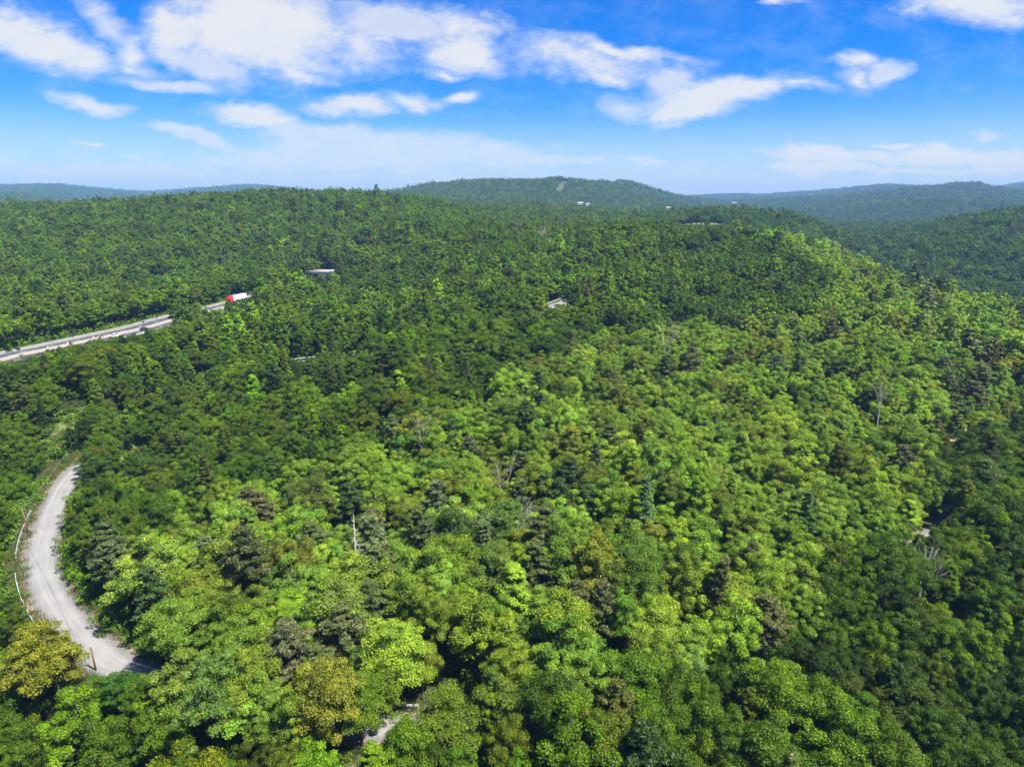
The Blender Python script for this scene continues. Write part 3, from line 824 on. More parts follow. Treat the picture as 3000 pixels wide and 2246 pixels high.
make_broad('far_poplar0', 'cone', 3.3, 14.0, 3.0, 30, 26, .95, spread=.5)
make_pine('far_fir0', 3.3, 15.0, 3.0, 9, 2, 18, 1.1, taper='cone')
KEYS = list(PROTO)
NEAR_B = [k for k in KEYS if k[:3] in ('oak', 'pop')]; NEAR_P = [k for k in KEYS if k[:3] in ('pin', 'fir')]
MID_B = [k for k in KEYS if k.startswith(('mid_oak', 'mid_pop'))]; MID_P = ['mid_pine0', 'mid_fir0']
FAR_B = ['far_oak0', 'far_oak1', 'far_poplar0']; FAR_P = ['far_fir0']

# ------------------------------------------------------------------ where the trees stand
def scatter(r0, r1, sp, tlim=43.0):
    xm = r1 * math.sin(R_(tlim)) + 10
    nx = int(2 * xm / sp); ny = int((r1 + 10) / (sp * .87))
    X, Y = np.meshgrid(np.arange(nx), np.arange(ny))
    x = (X + .5 * (Y % 2)) * sp - xm; y = Y * sp * .87 - 5
    x = (x + (rng.random(x.shape) - .5) * sp * .85).ravel(); y = (y + (rng.random(y.shape) - .5) * sp * .85).ravel()
    r = np.hypot(x, y); t_ = np.degrees(np.arctan2(x, y))
    lim = tlim + np.degrees(np.arctan(12 / np.maximum(r, 1)))
    k = (r >= r0) & (r < r1) & (np.abs(t_) < lim)
    return x[k], y[k]
parts = [scatter(26, 300, 5.1, 46), scatter(300, 1100, 6.2), scatter(1100, 2600, 7.0, 41), scatter(2600, 6200, 12.5, 40)]
hs = np.arange(arclen(ROAD[:s_index(ROAD, 470, 1990)]) + 1, arclen(ROAD[:s_index(ROAD, 2880, 1262)]), 3.4); hs = hs + rng.normal(size=len(hs)) * .6
hp = np.array([on_line(ROAD, a, 3.6 + 3.0 * rng.random())[:2] for a in hs]); parts.append((hp[:, 0], hp[:, 1]))
hs = np.arange(2, arclen(ROAD[:s_index(ROAD, 203, 1406)]), 3.2); hp = np.array([on_line(ROAD, a, -3.4 - 2.5 * rng.random())[:2] for a in hs]); parts.append((hp[:, 0], hp[:, 1]))
TX = np.concatenate([p[0] for p in parts]); TY = np.concatenate([p[1] for p in parts])
RD = np.hypot(TX, TY)
TZ = np.empty(len(TX)); TZ[:] = ground_z(TX, TY)
# drop what a ridge hides: running maximum of the elevation angle of the ground along each direction
elev = (GZ - CAM_Z) / RR
mxe = np.maximum.accumulate(elev, axis=0)
tj = np.clip(np.searchsorted(th, np.degrees(np.arctan2(TX, TY))), 0, nth - 1)
ri = np.clip(np.searchsorted(rr, RD) - 2, 0, nr - 1)
vis = ((TZ + 26 - CAM_Z) / RD > np.minimum.reduce([mxe[ri, np.clip(tj + k, 0, nth - 1)] for k in (-6, -3, 0, 3, 6)]) + 3 / RD * (RD > 200)) | (RD < 250)
# clear of the roads, the grassy bank, the field and the two cut strips on the far hill
ok = vis & ((rng.random(len(TX)) > .07) | (RD > 1100))
I_OPEN = s_index(ROAD, 470, 1990)            # from here on the lower road runs under the trees
for line, w in ((ROAD[:s_index(ROAD, 203, 1406)], 2.6), (ROAD[s_index(ROAD, 203, 1406):I_OPEN], 5.6), (ROAD[I_OPEN:], 2.6), (BACK, 4.4), (HWY, 13.0)):
    k = np.where(RD < 900)[0]; d, _ = near_line(line, TX[k], TY[k]); ok[k[d < w]] = False
u_, v_, f_ = project(np.stack([TX, TY, TZ], -1))
for cx, cy_, rx, ry in GRASSY:
    ok &= (((TX - cx) / rx) ** 2 + ((TY - cy_) / ry) ** 2) > .8
for c in CUTS: ok &= ~band(TX, TY, *c)
BANK = ROAD[s_index(ROAD, 226, 1378):s_index(ROAD, 182, 1792)]
def left_of(line, x, y):
    d, iz = near_line(line, x, y); dd, nn = frame2(line)
    return d, ((x - line[iz, 0]) * nn[iz, 0] + (y - line[iz, 1]) * nn[iz, 1]) > 0
_k = np.where(RD < 300)[0]; _d, _l = left_of(BANK, TX[_k], TY[_k]); ok[_k[(_d < 9.5) & _l]] = False
TX, TY, TZ, RD = (a[ok] for a in (TX, TY, TZ, RD))

# keep these stretches of road in sight: trees in front that would hide them stay low or are left out
keep = []
def keep_run(line, a, b, offs, dz=0.3):
    s0, s1 = sorted((s_at_px(line, *a), s_at_px(line, *b)))
    for s in np.arange(s0, s1, 2.5):
        for o in offs:
            p = on_line(line, s, o); keep.append((p[0], p[1], p[2] + dz))
keep_run(ROAD, (195, 1412), (180, 1790), (3, 1, -1.2, -2.8)); keep_run(ROAD, (157, 1500), (128, 1625), (4.3,), .7); keep_run(ROAD, (124, 1655), (150, 1745), (4.3,), .7)
keep_run(ROAD, (182, 1792), (420, 1990), (1.2, -.5, -2.5))
keep_run(HWY, (0, 1056), (500, 940), (-9, -5, -1, 3))
keep_run(HWY, (0, 1056), (120, 1030), (5, 8))
keep_run(HWY, (700, 890), (760, 875), (-7, -4), 2.6)
keep_run(HWY, (640, 905), (670, 897), (-9, -5, -2))
keep_run(BACK, (1000, 1046), (1050, 1040), (-3, 0, 3)); keep_run(BACK, (850, 1064), (930, 1054), (-4.9,))
keep_run(BACK, (1620, 900), (1648, 890), (-2.5, 0, 2))
keep_run(ROAD, (2770, 1515), (2785, 1490), (-2, 1))
keep_run(ROAD, (1085, 2130), (1110, 2131), (0, -2)); keep_run(ROAD, (1300, 2131), (1345, 2131), (-2,))
for dxx in np.linspace(926, 996, 9): keep.append(at_z(dxx, 806, 16.0))
for gxp in np.linspace(1985, 2120, 12): keep.append(at(gxp, 657, 860))
for bb in (b1, b2, b3):
    for q in (-4, 0, 4): keep.append((bb[0] - 2, bb[1] + q, float(ground_z(bb[0] - 2, bb[1] + q)[0]) + .4))
KEEP = np.array(keep); ku, kv, kf = project(KEEP)

NT = len(TX)
scl = .56 + .55 * rng.random(NT) ** 1.2
scl *= 1 + .3 * fbm(TX / 38, TY / 38, 21, 2)
scl = np.clip(scl, .42, 1.22); scl[RD > 300] *= 1.2; scl[RD > 1100] *= 1.05
scl[RD > 2600] *= 1.75
# species: pines in patches, conical light-green poplars in others
pn = fbm(TX / 60, TY / 60, 31, 3); cn = fbm(TX / 75, TY / 75, 41, 3)
u_, v_, f_ = project(np.stack([TX, TY, TZ + 12], -1))
ppatch = np.zeros(NT)
for (cx, cy_, rx, ry, w) in [(330, 1640, 190, 140, .85), (760, 1430, 230, 120, .42), (1150, 1500, 190, 130, .5), (1000, 1830, 200, 140, .42), (1560, 1500, 120, 160, .3), (1750, 1750, 120, 120, .3), (950, 770, 110, 90, .75), (850, 1060, 200, 60, .5), (1150, 1080, 120, 60, .45), (130, 1210, 190, 110, .45),
                             (1620, 1430, 140, 90, .25), (2850, 1100, 160, 110, .2), (2150, 1650, 160, 90, .25), (2650, 860, 200, 90, .25), (650, 880, 120, 50, .3), (300, 1000, 120, 40, .2)]:
    ppatch = np.maximum(ppatch, w * np.clip(1.5 - 1.5 * np.hypot((u_ - cx) / rx, (v_ - cy_) / ry), 0, 1))
is_pine = rng.random(NT) < np.clip(.045 * (RD < 400) + .12 * (RD < 900) * np.clip(pn - .25, 0, 1) + ppatch, 0, .85)
cpatch = np.zeros(NT)
for (cx, cy_, rx, ry, w) in [(850, 950, 450, 160, .6), (1800, 780, 350, 120, .55), (500, 1050, 350, 80, .5), (250, 880, 300, 60, .3)]:
    cpatch = np.maximum(cpatch, w * np.clip(1.6 - 1.6 * np.hypot((u_ - cx) / rx, (v_ - cy_) / ry), 0, 1))
is_cone = (~is_pine) & (rng.random(NT) < np.clip(.06 + .25 * np.clip(cn, 0, 1) + cpatch * np.where(RD > 330, .5, 1.0), 0, .8) * np.where(RD > 700, .35, 1.0))
key = np.zeros(NT, int)
def pick(maskv, names):
    k = np.where(maskv)[0]; key[k] = np.array([KEYS.index(n) for n in names])[rng.integers(len(names), size=len(k))]
nearm, midm = RD < 300, (RD >= 300) & (RD < 950)
farm = RD >= 950
rnd_names = [k for k in NEAR_B if k.startswith('oak')]; cone_names = [k for k in NEAR_B if k.startswith('pop')]
pick(nearm & ~is_pine & ~is_cone, rnd_names); pick(nearm & is_cone, cone_names); pick(nearm & is_pine, ['pine0', 'pine1', 'pine2', 'pine0', 'pine1', 'pine2', 'fir0', 'fir1'])
pick(midm & ~is_pine & ~is_cone, ['mid_oak0', 'mid_oak1', 'mid_oak2', 'mid_oak3']); pick(midm & is_cone, ['mid_poplar0', 'mid_poplar1']); pick(midm & is_pine, ['mid_pine0', 'mid_pine0', 'mid_pine0', 'mid_fir0'])
pick(farm & ~is_pine & ~is_cone, FAR_B[:2]); pick(farm & is_cone, FAR_B[2:]); pick(farm & is_pine, FAR_P)
PR = np.array([PROTO[k][2] for k in KEYS]); PH = np.array([PROTO[k][3] for k in KEYS])
sxy = scl * (.92 + .22 * rng.random(NT)); sz = scl ** .75 * (.82 + .38 * rng.random(NT)) * .92
def occludes(i, s):
    h = PH[key[i]] * sz[i] * s; R = PR[key[i]] * sxy[i] * s
    u, v, f = project(np.array([TX[i], TY[i], TZ[i] + h * .62]))
    rx = R * 2000 / f * .92; rz = h * .40 * 2000 / f * .95
    vb = v + h * .62 * 2000 / f
    m = (kf > f + 2) & (np.abs(ku - u) < rx + 2)
    if not m.any(): return False
    return bool((m & ((((ku - u) / rx) ** 2 + ((kv - v) / rz) ** 2) < 1)).any())
alive = np.ones(NT, bool)
fac = np.ones(NT)
cand = np.where(RD < 900)[0]
uu, vv, ff = project(np.stack([TX[cand], TY[cand], TZ[cand] + 8], -1))
close = np.zeros(len(cand), bool)
for q in range(len(ku)):
    close |= (np.abs(uu - ku[q]) < 9 * 2000 / ff) & (np.abs(vv - kv[q]) < 14 * 2000 / ff) & (ff < kf[q])
for i in cand[close]:
    for s in (1, .78, .6, .45, .32):
        if not occludes(i, s): fac[i] = s; break
    else: alive[i] = False

# trees the photograph singles out: px, py of the crown centre, distance, key, width, height, tint, label
def tint_jit(c, a=.12):
    c = np.array(c) * (1 + a * rng.normal(size=3) * [.7, .4, .8]); return np.clip(c * (1 + .10 * rng.normal()), .004, .5)
SPECIAL = []
def special(px, py, Y, key_, w, h, tint_, label, clear=.75):
    x, y, z = at(px, py, Y)
    g = float(ground_z(x, y)[0])
    SPECIAL.append(dict(x=x, y=y, z=g, key=key_, w=w, h=max(h, 4), tint=tint_, label=label))
    r = w * .5 * clear + 1.5
    alive[(np.hypot(TX - x, TY - y) < r) ] = False
    # nothing in front of it
    for i in np.where(alive & (RD < 260))[0]:
        u, v, f = project(np.array([TX[i], TY[i], TZ[i] + PH[key[i]] * sz[i] * fac[i] * .62]))
        cu, cv_, cf = project(np.array([x, y, g + h * .66]))
        if f < cf - .5 and py < 2100 and math.hypot((u - cu), (v - cv_)) < (PR[key[i]] * sxy[i] * fac[i] * 2000 / f * .3 + w * 2000 / cf * .35): alive[i] = False
special(150, 1925, 86, 'oak2', 9.5, 13.5, (.20, .215, .014), 'large golden yellow-green tree at the lower left, overlapping the gravel road')
special(285, 1368, 163, 'oak1', 8.5, 11, (.05, .105, .010), 'dark green tree hiding the far end of the gravel road')
special(368, 1258, 182, 'oak2', 9, 11.5, (.055, .11, .012), 'broad green tree beyond the far end of the gravel road')
special(345, 2000, 81, 'oak3', 5.2, 8.5, (.05, .13, .008), 'small dark leafy tree in front of the near end of the gravel road')
special(1400, 1850, 90, 'oak4', 10.5, 15, (.165, .24, .014), 'bright yellow-green tree near the bottom centre, left of a bright pair')
special(1640, 1830, 92, 'oak0', 11.0, 15.5, (.165, .245, .014), 'bright yellow-green tree near the bottom centre, right of a bright pair')
special(1500, 1960, 83, 'oak1', 7.0, 11, (.16, .225, .012), 'smaller yellow-green tree below and between the bright pair at the bottom')
special(1260, 1800, 94, 'oak1', 6.5, 13, (.15, .215, .016), 'light yellow-green tree left of the bright pair near the bottom')
special(1885, 1560, 122, 'fir1', 6.6, 17, (.10, .19, .06), 'pale blue-green conifer on the parcel slope, right of the big bare tree')
special(2360, 1540, 125, 'fir0', 6.0, 15, (.075, .16, .02), 'dense green pyramid-shaped conifer on the slope at the right')
special(2230, 1960, 92, 'pine0', 7.0, 13, (.115, .125, .03), 'brownish pine standing alone among the dark trees at the lower right')
special(1100, 1620, 108, 'pine2', 8.0, 13.5, (.11, .145, .03), 'broad olive pine right beside the grey dead pine')
special(1570, 1655, 104, 'pine1', 6.4, 15.5, (.11, .135, .03), 'olive brown pine with a visible trunk below the big bare tree')
special(1760, 1800, 93, 'pine1', 5.4, 14.5, (.115, .125, .035), 'thin brownish pine right of the bright yellow-green pair')
special(1010, 1870, 90, 'pine2', 7.5, 14, (.11, .13, .035), 'greyish olive pine among green trees near the bottom, left of centre')
special(1060, 2180, 76, 'oak2', 8.5, 11, (.11, .18, .006), 'olive yellow tree at the very bottom, left of centre')
special(1300, 2190, 74, 'oak5', 9.0, 11, (.11, .165, .008), 'golden olive tree at the bottom edge below the guardrail gap')
special(985, 850, 455, 'mid_oak1', 9.5, 15, (.13, .26, .015), 'light green rounded tree at the right end of the overpass')

# bare trees
DEAD = [(1560, 1530, 1600, 118, 16.5, 'big', 'big pale bare tree with forked limbs in the middle of the slope'),
        (1470, 1410, 1460, 138, 11, 'thin', 'small grey bare tree up the slope from the big bare tree'),
        (1042, 1575, 1640, 110, 12.5, 'pine', 'grey dead pine with level bare branches left of centre'),
        (2690, 1650, 1740, 113, 11.5, 'big', 'dark bare tree with several stems by the road at the right'),
        (1235, 1290, 1330, 160, 10, 'thin', 'thin bare tree near the upper left edge of the slope'),
        (2570, 1190, 1240, 190, 10, 'thin', 'pale bare tree among the canopy on the right slope'),
        (1950, 1010, 1030, 238, 9, 'thin', 'pale bare tree crown near the upper edge of the slope'),
        (1520, 668, 676, 520, 15, 'thin', 'bare tree standing on the middle ridge line, left of two'),
        (1590, 672, 680, 520, 13, 'big', 'bare forked tree standing on the middle ridge line, right of two')]
def dead_meshes(style, H):
    mb = MB(); br = MB()
    def limb(p, d, ln, r, lvl):
        pts = [p]; rad = [r]; q = Vector(p); dd = Vector(d).normalized()
        n = 4
        for i in range(n):
            dd = (dd + Vector(rng.normal(size=3)) * .16 + Vector((0, 0, .10))).normalized()
            q = q + dd * ln / n; pts.append(q.copy()); rad.append(r * (1 - .8 * (i + 1) / n))
        br.tube(pts, rad, 5 if lvl < 2 else 4)
        if lvl < 3:
            for k in range(3 if lvl < 2 else 2):
                i = int(rng.integers(1, n)); a = Vector(rng.normal(size=3)); a.z = abs(a.z) * .6
                limb(pts[i], (dd + a.normalized() * .9), ln * (.5 + .2 * rng.random()), rad[i] * .62, lvl + 1)
    if style == 'pine':
        mb.tube([(0, 0, -.5), (.05, 0, H * .5), (.1, .05, H)], [.32, .24, .05], 7)
        for i in range(26):
            z = H * (.3 + .66 * i / 26); a = rng.random() * 6.28; ln = 3.6 * (1.1 - .8 * i / 20) * (.6 + .6 * rng.random())
            limb((0.05, 0, z), (math.cos(a), math.sin(a), .1), ln, .12, 2)
    else:
        hs = H * (.42 if style == 'big' else .55)
        r0 = .42 if style == 'big' else .22
        mb.tube([(0, 0, -.5), (.1, .05, hs * .5), (.05, .1, hs)], [r0 * 1.2, r0, r0 * .75], 8)
        for k in range(5 if style == 'big' else 3):
            a = 6.28 * k / (5 if style == 'big' else 3) + rng.normal() * .3; sp = .55 if style == 'big' else .3
            limb((.05, .1, hs * (.96 - .08 * k)), (math.cos(a) * sp, math.sin(a) * sp, .8), H * .5, r0 * .5, 0)
    return mb.mesh('trunk', [M['dead']], True), br.mesh('branches', [M['dead']], True)
DEAD_AT = []
for (px, py, pyb, Y, H, style, label) in DEAD:
    x, y, z = at(px, pyb, Y); g = float(ground_z(x, y)[0])
    top = at(px, py - (70 if Y < 250 else 25), Y)[2]
    H = max(H, top - g)
    DEAD_AT.append((x, y, g, H, style, label))
    alive[np.hypot(TX - x, TY - y) < 2.6] = False
    for i in np.where(alive & (RD < min(700, Y + 30)) & (RD > Y * .6))[0]:
        u, v, f = project(np.array([TX[i], TY[i], TZ[i] + PH[key[i]] * sz[i] * fac[i] * .62]))
        if f < Y + 2 and abs(u - px) < PR[key[i]] * sxy[i] * 2000 / f * .85 + 12 and v - PH[key[i]] * sz[i] * fac[i] * .36 * 2000 / f < pyb - 12 and v > py - 60: alive[i] = False

k = alive
TX, TY, TZ, RD, key, sxy, sz, fac, is_pine, is_cone, pn, cn = (a[k] for a in (TX, TY, TZ, RD, key, sxy, sz, fac, is_pine, is_cone, pn, cn))
sxy = sxy * fac; sz = sz * fac
NT = len(TX)
u_, v_, f_ = project(np.stack([TX, TY, TZ + 10], -1))

# leaf colours of the species; parcel wash and lower-right vignette are painted in below
TONES = [('dark green', (.031, .060, .012)), ('deep green', (.042, .075, .015)), ('mid green', (.058, .097, .016)), ('grass green', (.072, .116, .020)), ('olive green', (.062, .082, .016)),
         ('yellow green', (.090, .148, .022)), ('light green', (.082, .138, .034)), ('blue green', (.052, .090, .034))]
PT = [('olive', (.046, .060, .034)), ('brownish olive', (.056, .060, .040)), ('dark green', (.023, .046, .016)), ('grey green', (.052, .070, .05))]
PARCEL = [(190, 1640), (1720, 985), (2360, 920), (2440, 820), (2250, 690), (2300, 640), (2600, 690), (3050, 850), (2980, 1225), (2760, 1270), (2740, 1500), (2690, 1580), (2000, 1920), (1500, 2030), (900, 2085), (650, 2060), (430, 1950), (300, 1830)]
def inside(px, py, poly):
    r = np.zeros(len(px), bool); j = len(poly) - 1
    for i in range(len(poly)):
        xi, yi = poly[i]; xj, yj = poly[j]
        c = ((yi > py) != (yj > py)) & (px < (xj - xi) * (py - yi) / (yj - yi + 1e-9) + xi); r ^= c; j = i
    return r
knoll = inside(u_, v_, PARCEL) & (RD < 640)
tone = np.zeros(NT, int); tint = np.zeros((NT, 3))
wout = np.array([.19, .21, .22, .15, .12, .05, .04, .02]); win = np.array([.02, .08, .17, .20, .11, .12, .20, .10])
wcone = np.array([.02, .08, .18, .30, .08, .18, .12, .04]); wright = np.array([.38, .28, .15, .06, .09, .01, .01, .02])
base_r = rng.random(NT) * .75 + .25 * np.clip(.5 + .9 * fbm(TX / 26, TY / 26, 77, 2), 0, 1)
for m_, w in ((~knoll & ~is_cone & (u_ < 1900), wout), (~knoll & ~is_cone & (u_ >= 1900), wright), (is_cone & ~knoll, wcone), (knoll, win)):
    c = np.cumsum(w / w.sum()); tone[m_] = np.clip(np.searchsorted(c, base_r[m_]), 0, 7)
tint[:] = np.array([t[1] for t in TONES])[tone]
ptone = rng.integers(0, 4, NT); ptone[(ptone == 1) & (rng.random(NT) < .5)] = 0
ptone[(~knoll) & (rng.random(NT) < .55)] = 2
tint[is_pine] = np.array([t[1] for t in PT])[ptone[is_pine]]
tint *= np.clip(1 + .2 * rng.normal(size=(NT, 1)), .55, 1.6) * (1 + .06 * rng.normal(size=(NT, 3)))
tint[knoll] *= np.array([1.66, 1.5, 4.2]); tint[knoll & ((tone == 5) | (tone == 6)) & ~is_pine] *= .84; tint[knoll & is_pine] *= .85; tint[(~knoll) & (u_ > 1900) & (v_ > 1100)] *= .85; tint[(~knoll) & is_cone] *= 1.12  # parcel tints raised to imitate a pale overlay; lower right darkened like vignetting
tint = np.clip(tint * np.array([1.48, 1.60, .24]), .004, .4)
rot = rng.random(NT) * 6.283

# ------------------------------------------------------------------ the trees seen largest are things of their own
size_px = 2 * PR[key] * sxy * 2000 / f_
cu, cv_, cf = project(np.stack([TX, TY, TZ + PH[key] * sz * .66], -1))
marg = size_px * .35
infr = (cu > -marg) & (cu < 3000 + marg) & (cv_ > 0) & (cv_ < 2246 + marg)
LIM_B, LIM_P = 300 - 11, 300 - 8
single = np.zeros(NT, bool)
for m_, lim in ((~is_pine, LIM_B), (is_pine, 140)):
    c = np.where(m_ & infr & (RD < 290))[0]; c = c[np.argsort(-size_px[c])][:lim]; single[c] = True

ORD = 'first second third fourth fifth sixth seventh eighth ninth tenth eleventh twelfth thirteenth fourteenth fifteenth sixteenth seventeenth eighteenth nineteenth twentieth'.split()
CARD = 'one two three four five six seven eight nine ten eleven twelve thirteen fourteen fifteen sixteen seventeen eighteen nineteen twenty'.split()
def place_phrase(u, v):
    rows = [(1250, 'high up'), (1480, 'at mid height'), (1680, 'below mid height'), (1830, 'above lower road'), (1960, 'low down'), (2090, 'near the bottom'), (9999, 'at bottom edge')]
    row = next(t for lim, t in rows if v < lim)
    cols = [(450, 'far left'), (900, 'left'), (1300, 'left of centre'), (1700, 'centre'), (2100, 'right of centre'), (2550, 'right'), (9999, 'far right')]
    return row, next(t for lim, t in cols if u < lim)
def shape_word(i):
    k = KEYS[key[i]]
    if k.startswith('pop'): return 'tapering'
    if k.startswith('fir'): return 'pyramid-shaped'
    if k.startswith('pine'): return 'loose'
    return 'rounded' if PR[key[i]] * sxy[i] > 3.6 else 'small'
classes = {}
for i in np.where(single)[0]:
    t_ = PT[ptone[i]][0] if is_pine[i] else TONES[tone[i]][0]
    classes.setdefault((t_, shape_word(i), 'pine' if (is_pine[i] and KEYS[key[i]].startswith('pine')) else 'conifer' if is_pine[i] else 'tree') + place_phrase(cu[i], cv_[i]), []).append(i)
LABEL = {}
for (t_, sh, noun, row, colw), idx in classes.items():
    idx.sort(key=lambda i: cu[i]); n = len(idx)
    for q, i in enumerate(idx):
        if n == 1: LABEL[i] = f'only {t_} {sh} {noun} {row} {colw}'
        elif q == 0: LABEL[i] = f'leftmost of {CARD[n-1]} {t_} {sh} {noun}s {row} {colw}'
        elif q == n - 1: LABEL[i] = f'rightmost of {CARD[n-1]} {t_} {sh} {noun}s {row} {colw}'
        else: LABEL[i] = f'{ORD[q]} from left of {CARD[n-1]} {t_} {sh} {noun}s {row}, {colw}'
def place_tree(name, key_, loc, rz, sx, szz, tint_, label, cat, group):
    cr, tr, _, _ = PROTO[key_]
    root = link(name, None, loc=loc, rotz=rz); root.scale = (sx, sx, szz); root.empty_display_size = .5
    tag(root, label, cat, group)
    c = link('crown', cr, root); c['tint'] = [float(v) for v in tint_] + [1.0]
    link('trunk', tr, root)
    return root
for i in np.where(single)[0]:
    pine = is_pine[i]
    place_tree('pine_tree' if pine else 'broadleaf_tree', KEYS[key[i]], (TX[i], TY[i], TZ[i] - .1), rot[i], sxy[i], sz[i], tint[i], LABEL[i], 'tree', 'pines and conifers of the wood' if pine else 'broadleaf trees of the wood')
for s in SPECIAL:
    k_ = s['key']; pine = 'pine' in k_ or 'fir' in k_
    place_tree('pine_tree' if pine else 'broadleaf_tree', k_, (s['x'], s['y'], s['z'] - .1), rng.random() * 6.28, s['w'] / 2 / PROTO[k_][2], s['h'] / PROTO[k_][3], s['tint'], s['label'], 'tree', 'pines and conifers of the wood' if pine else 'broadleaf trees of the wood')
for (x, y, g, H, style, label) in DEAD_AT:
    root = link('dead_tree', None, loc=(x, y, g)); tag(root, label, 'tree', 'bare dead trees')
    tr, br = dead_meshes(style, H)
    link('trunk', tr, root); link('branches', br, root)

# ------------------------------------------------------------------ all the other trees: one wood of broadleaf, one of conifers, as instances
def join_proto(key_):
    cr, tr, _, _ = PROTO[key_]
    def get(me):
        v = np.empty(len(me.vertices) * 3, np.float32); me.vertices.foreach_get('co', v)
        return v.reshape(-1, 3)
    # crown quads + trunk as one mesh for instancing
    me = bpy.data.meshes.new('tree_' + key_)
    v1, v2 = get(cr), get(tr)
    f2 = [tuple(p.vertices) for p in tr.polygons]
    nv1 = len(v1)
    lv1 = np.arange(nv1, dtype=np.int32); lv2 = np.array([q + nv1 for f in f2 for q in f], np.int32)
    st1 = np.arange(0, nv1, 4, dtype=np.int32); ln2 = np.array([len(f) for f in f2], np.int32); st2 = nv1 + np.concatenate([[0], np.cumsum(ln2)[:-1]]).astype(np.int32)
    me.vertices.add(nv1 + len(v2)); me.vertices.foreach_set('co', np.concatenate([v1, v2]).ravel())
    me.loops.add(len(lv1) + len(lv2)); me.loops.foreach_set('vertex_index', np.concatenate([lv1, lv2]))
    me.polygons.add(len(st1) + len(st2)); me.polygons.foreach_set('loop_start', np.concatenate([st1, st2]))
    me.materials.append(cr.materials[0]); me.materials.append(tr.materials[0])
    me.polygons.foreach_set('material_index', np.concatenate([np.zeros(len(st1), np.int32), np.ones(len(st2), np.int32)]))
    me.update(calc_edges=True)
    return me
LIB = bpy.data.collections.new('tree_library')
for n, k_ in enumerate(KEYS):
    LIB.objects.link(bpy.data.objects.new('%03d_%s' % (n, k_), join_proto(k_)))

def instancer(name, coll, P, idx, rz, scale, tints, label, cat=None):
    me = bpy.data.meshes.new(name); me.vertices.add(len(P)); me.vertices.foreach_set('co', np.asarray(P, np.float32).ravel())
    def attr(n, typ, dat, fld): me.attributes.new(n, typ, 'POINT').data.foreach_set(fld, dat)
    attr('idx', 'INT', np.asarray(idx, np.int32), 'value')
    e = np.zeros((len(P), 3), np.float32); e[:, 2] = rz
    attr('rot', 'FLOAT_VECTOR', e.ravel(), 'vector'); attr('scl', 'FLOAT_VECTOR', np.asarray(scale, np.float32).ravel(), 'vector')
    c4 = np.ones((len(P), 4), np.float32); c4[:, :3] = tints
    attr('tint', 'FLOAT_COLOR', c4.ravel(), 'color')
    o = link(name, me)
    g = bpy.data.node_groups.new(name, 'GeometryNodeTree')
    g.interface.new_socket('Geometry', in_out='INPUT', socket_type='NodeSocketGeometry'); g.interface.new_socket('Geometry', in_out='OUTPUT', socket_type='NodeSocketGeometry')
    gi, go = g.nodes.new('NodeGroupInput'), g.nodes.new('NodeGroupOutput')
    ci = g.nodes.new('GeometryNodeCollectionInfo'); ci.inputs['Collection'].default_value = coll
    ci.inputs['Separate Children'].default_value = True; ci.inputs['Reset Children'].default_value = True
    ip = g.nodes.new('GeometryNodeInstanceOnPoints'); ip.inputs['Pick Instance'].default_value = True
    def na(n, typ):
        q = g.nodes.new('GeometryNodeInputNamedAttribute'); q.data_type = typ; q.inputs['Name'].default_value = n
        return q.outputs[0]
    er = g.nodes.new('FunctionNodeEulerToRotation')
    g.links.new(gi.outputs[0], ip.inputs['Points']); g.links.new(ci.outputs[0], ip.inputs['Instance'])
    g.links.new(na('idx', 'INT'), ip.inputs['Instance Index']); g.links.new(na('rot', 'FLOAT_VECTOR'), er.inputs[0]); g.links.new(er.outputs[0], ip.inputs['Rotation'])
    g.links.new(na('scl', 'FLOAT_VECTOR'), ip.inputs['Scale']); g.links.new(ip.outputs[0], go.inputs[0])
    o.modifiers.new('instances', 'NODES').node_group = g
    tag(o, label, cat, kind='stuff')
    return o
S3 = np.stack([sxy, sxy, sz], -1); P3 = np.stack([TX, TY, TZ - .1], -1)
for name, m_, label in (('broadleaf_forest', ~single & ~is_pine, 'dense broadleaf forest covering the slopes, ridges and far hills'), ('conifer_forest', ~single & is_pine, 'scattered dark pines and conifers through the forest')):
    instancer(name, LIB, P3[m_], key[m_], rot[m_], S3[m_], tint[m_], label)
print('trees', NT, 'single', int(single.sum()), 'classes', len(classes), max(len(v) for v in classes.values()))

# undergrowth
UL = bpy.data.collections.new('undergrowth_library')
for n in range(3):
    K = 12; P = rng.normal(size=(K, 3)) * [.8, .8, .3] + [0, 0, .75]
    V = leafy(P, [.55] * K, [26] * K, .34, up=.5)
    UL.objects.link(bpy.data.objects.new('%03d_shrub' % n, mesh_np('shrub', V, np.arange(len(V)).reshape(-1, 4), [M['leaf']])))
for n in range(2):
    K = 70; c = np.zeros((K, 3)); c[:, :2] = rng.normal(size=(K, 2)) * .5; hgt = .35 + .4 * rng.random(K)
    a = rng.random(K) * 6.28; d = np.stack([np.cos(a), np.sin(a), np.zeros(K)], -1); lean = rng.normal(size=(K, 3)) * .15
    tip = c + lean; tip[:, 2] += hgt
    V = np.stack([c - d * .03, c + d * .03, tip + d * .015, tip - d * .015], 1).reshape(-1, 3)
    UL.objects.link(bpy.data.objects.new('%03d_tuft' % (n + 3), mesh_np('tuft', V, np.arange(len(V)).reshape(-1, 4), [M['leaf']])))
ux, uy = scatter(24, 330, 3.3, 46)
d1, _ = near_line(ROAD, ux, uy); d2, _ = near_line(HWY, ux, uy); d3, _ = near_line(BACK, ux, uy)
gcov = cover(ux, uy)
okk = (d1 > 6.3) & (d2 > 12.5) & (d3 > 6.5) & (gcov < .5)
ux, uy = ux[okk], uy[okk]; k = len(ux)
us = .6 + 1.3 * rng.random(k) ** 2
ut = np.array([t[1] for t in TONES])[rng.integers(0, 6, k)] * [1.1, 1.25, .4]
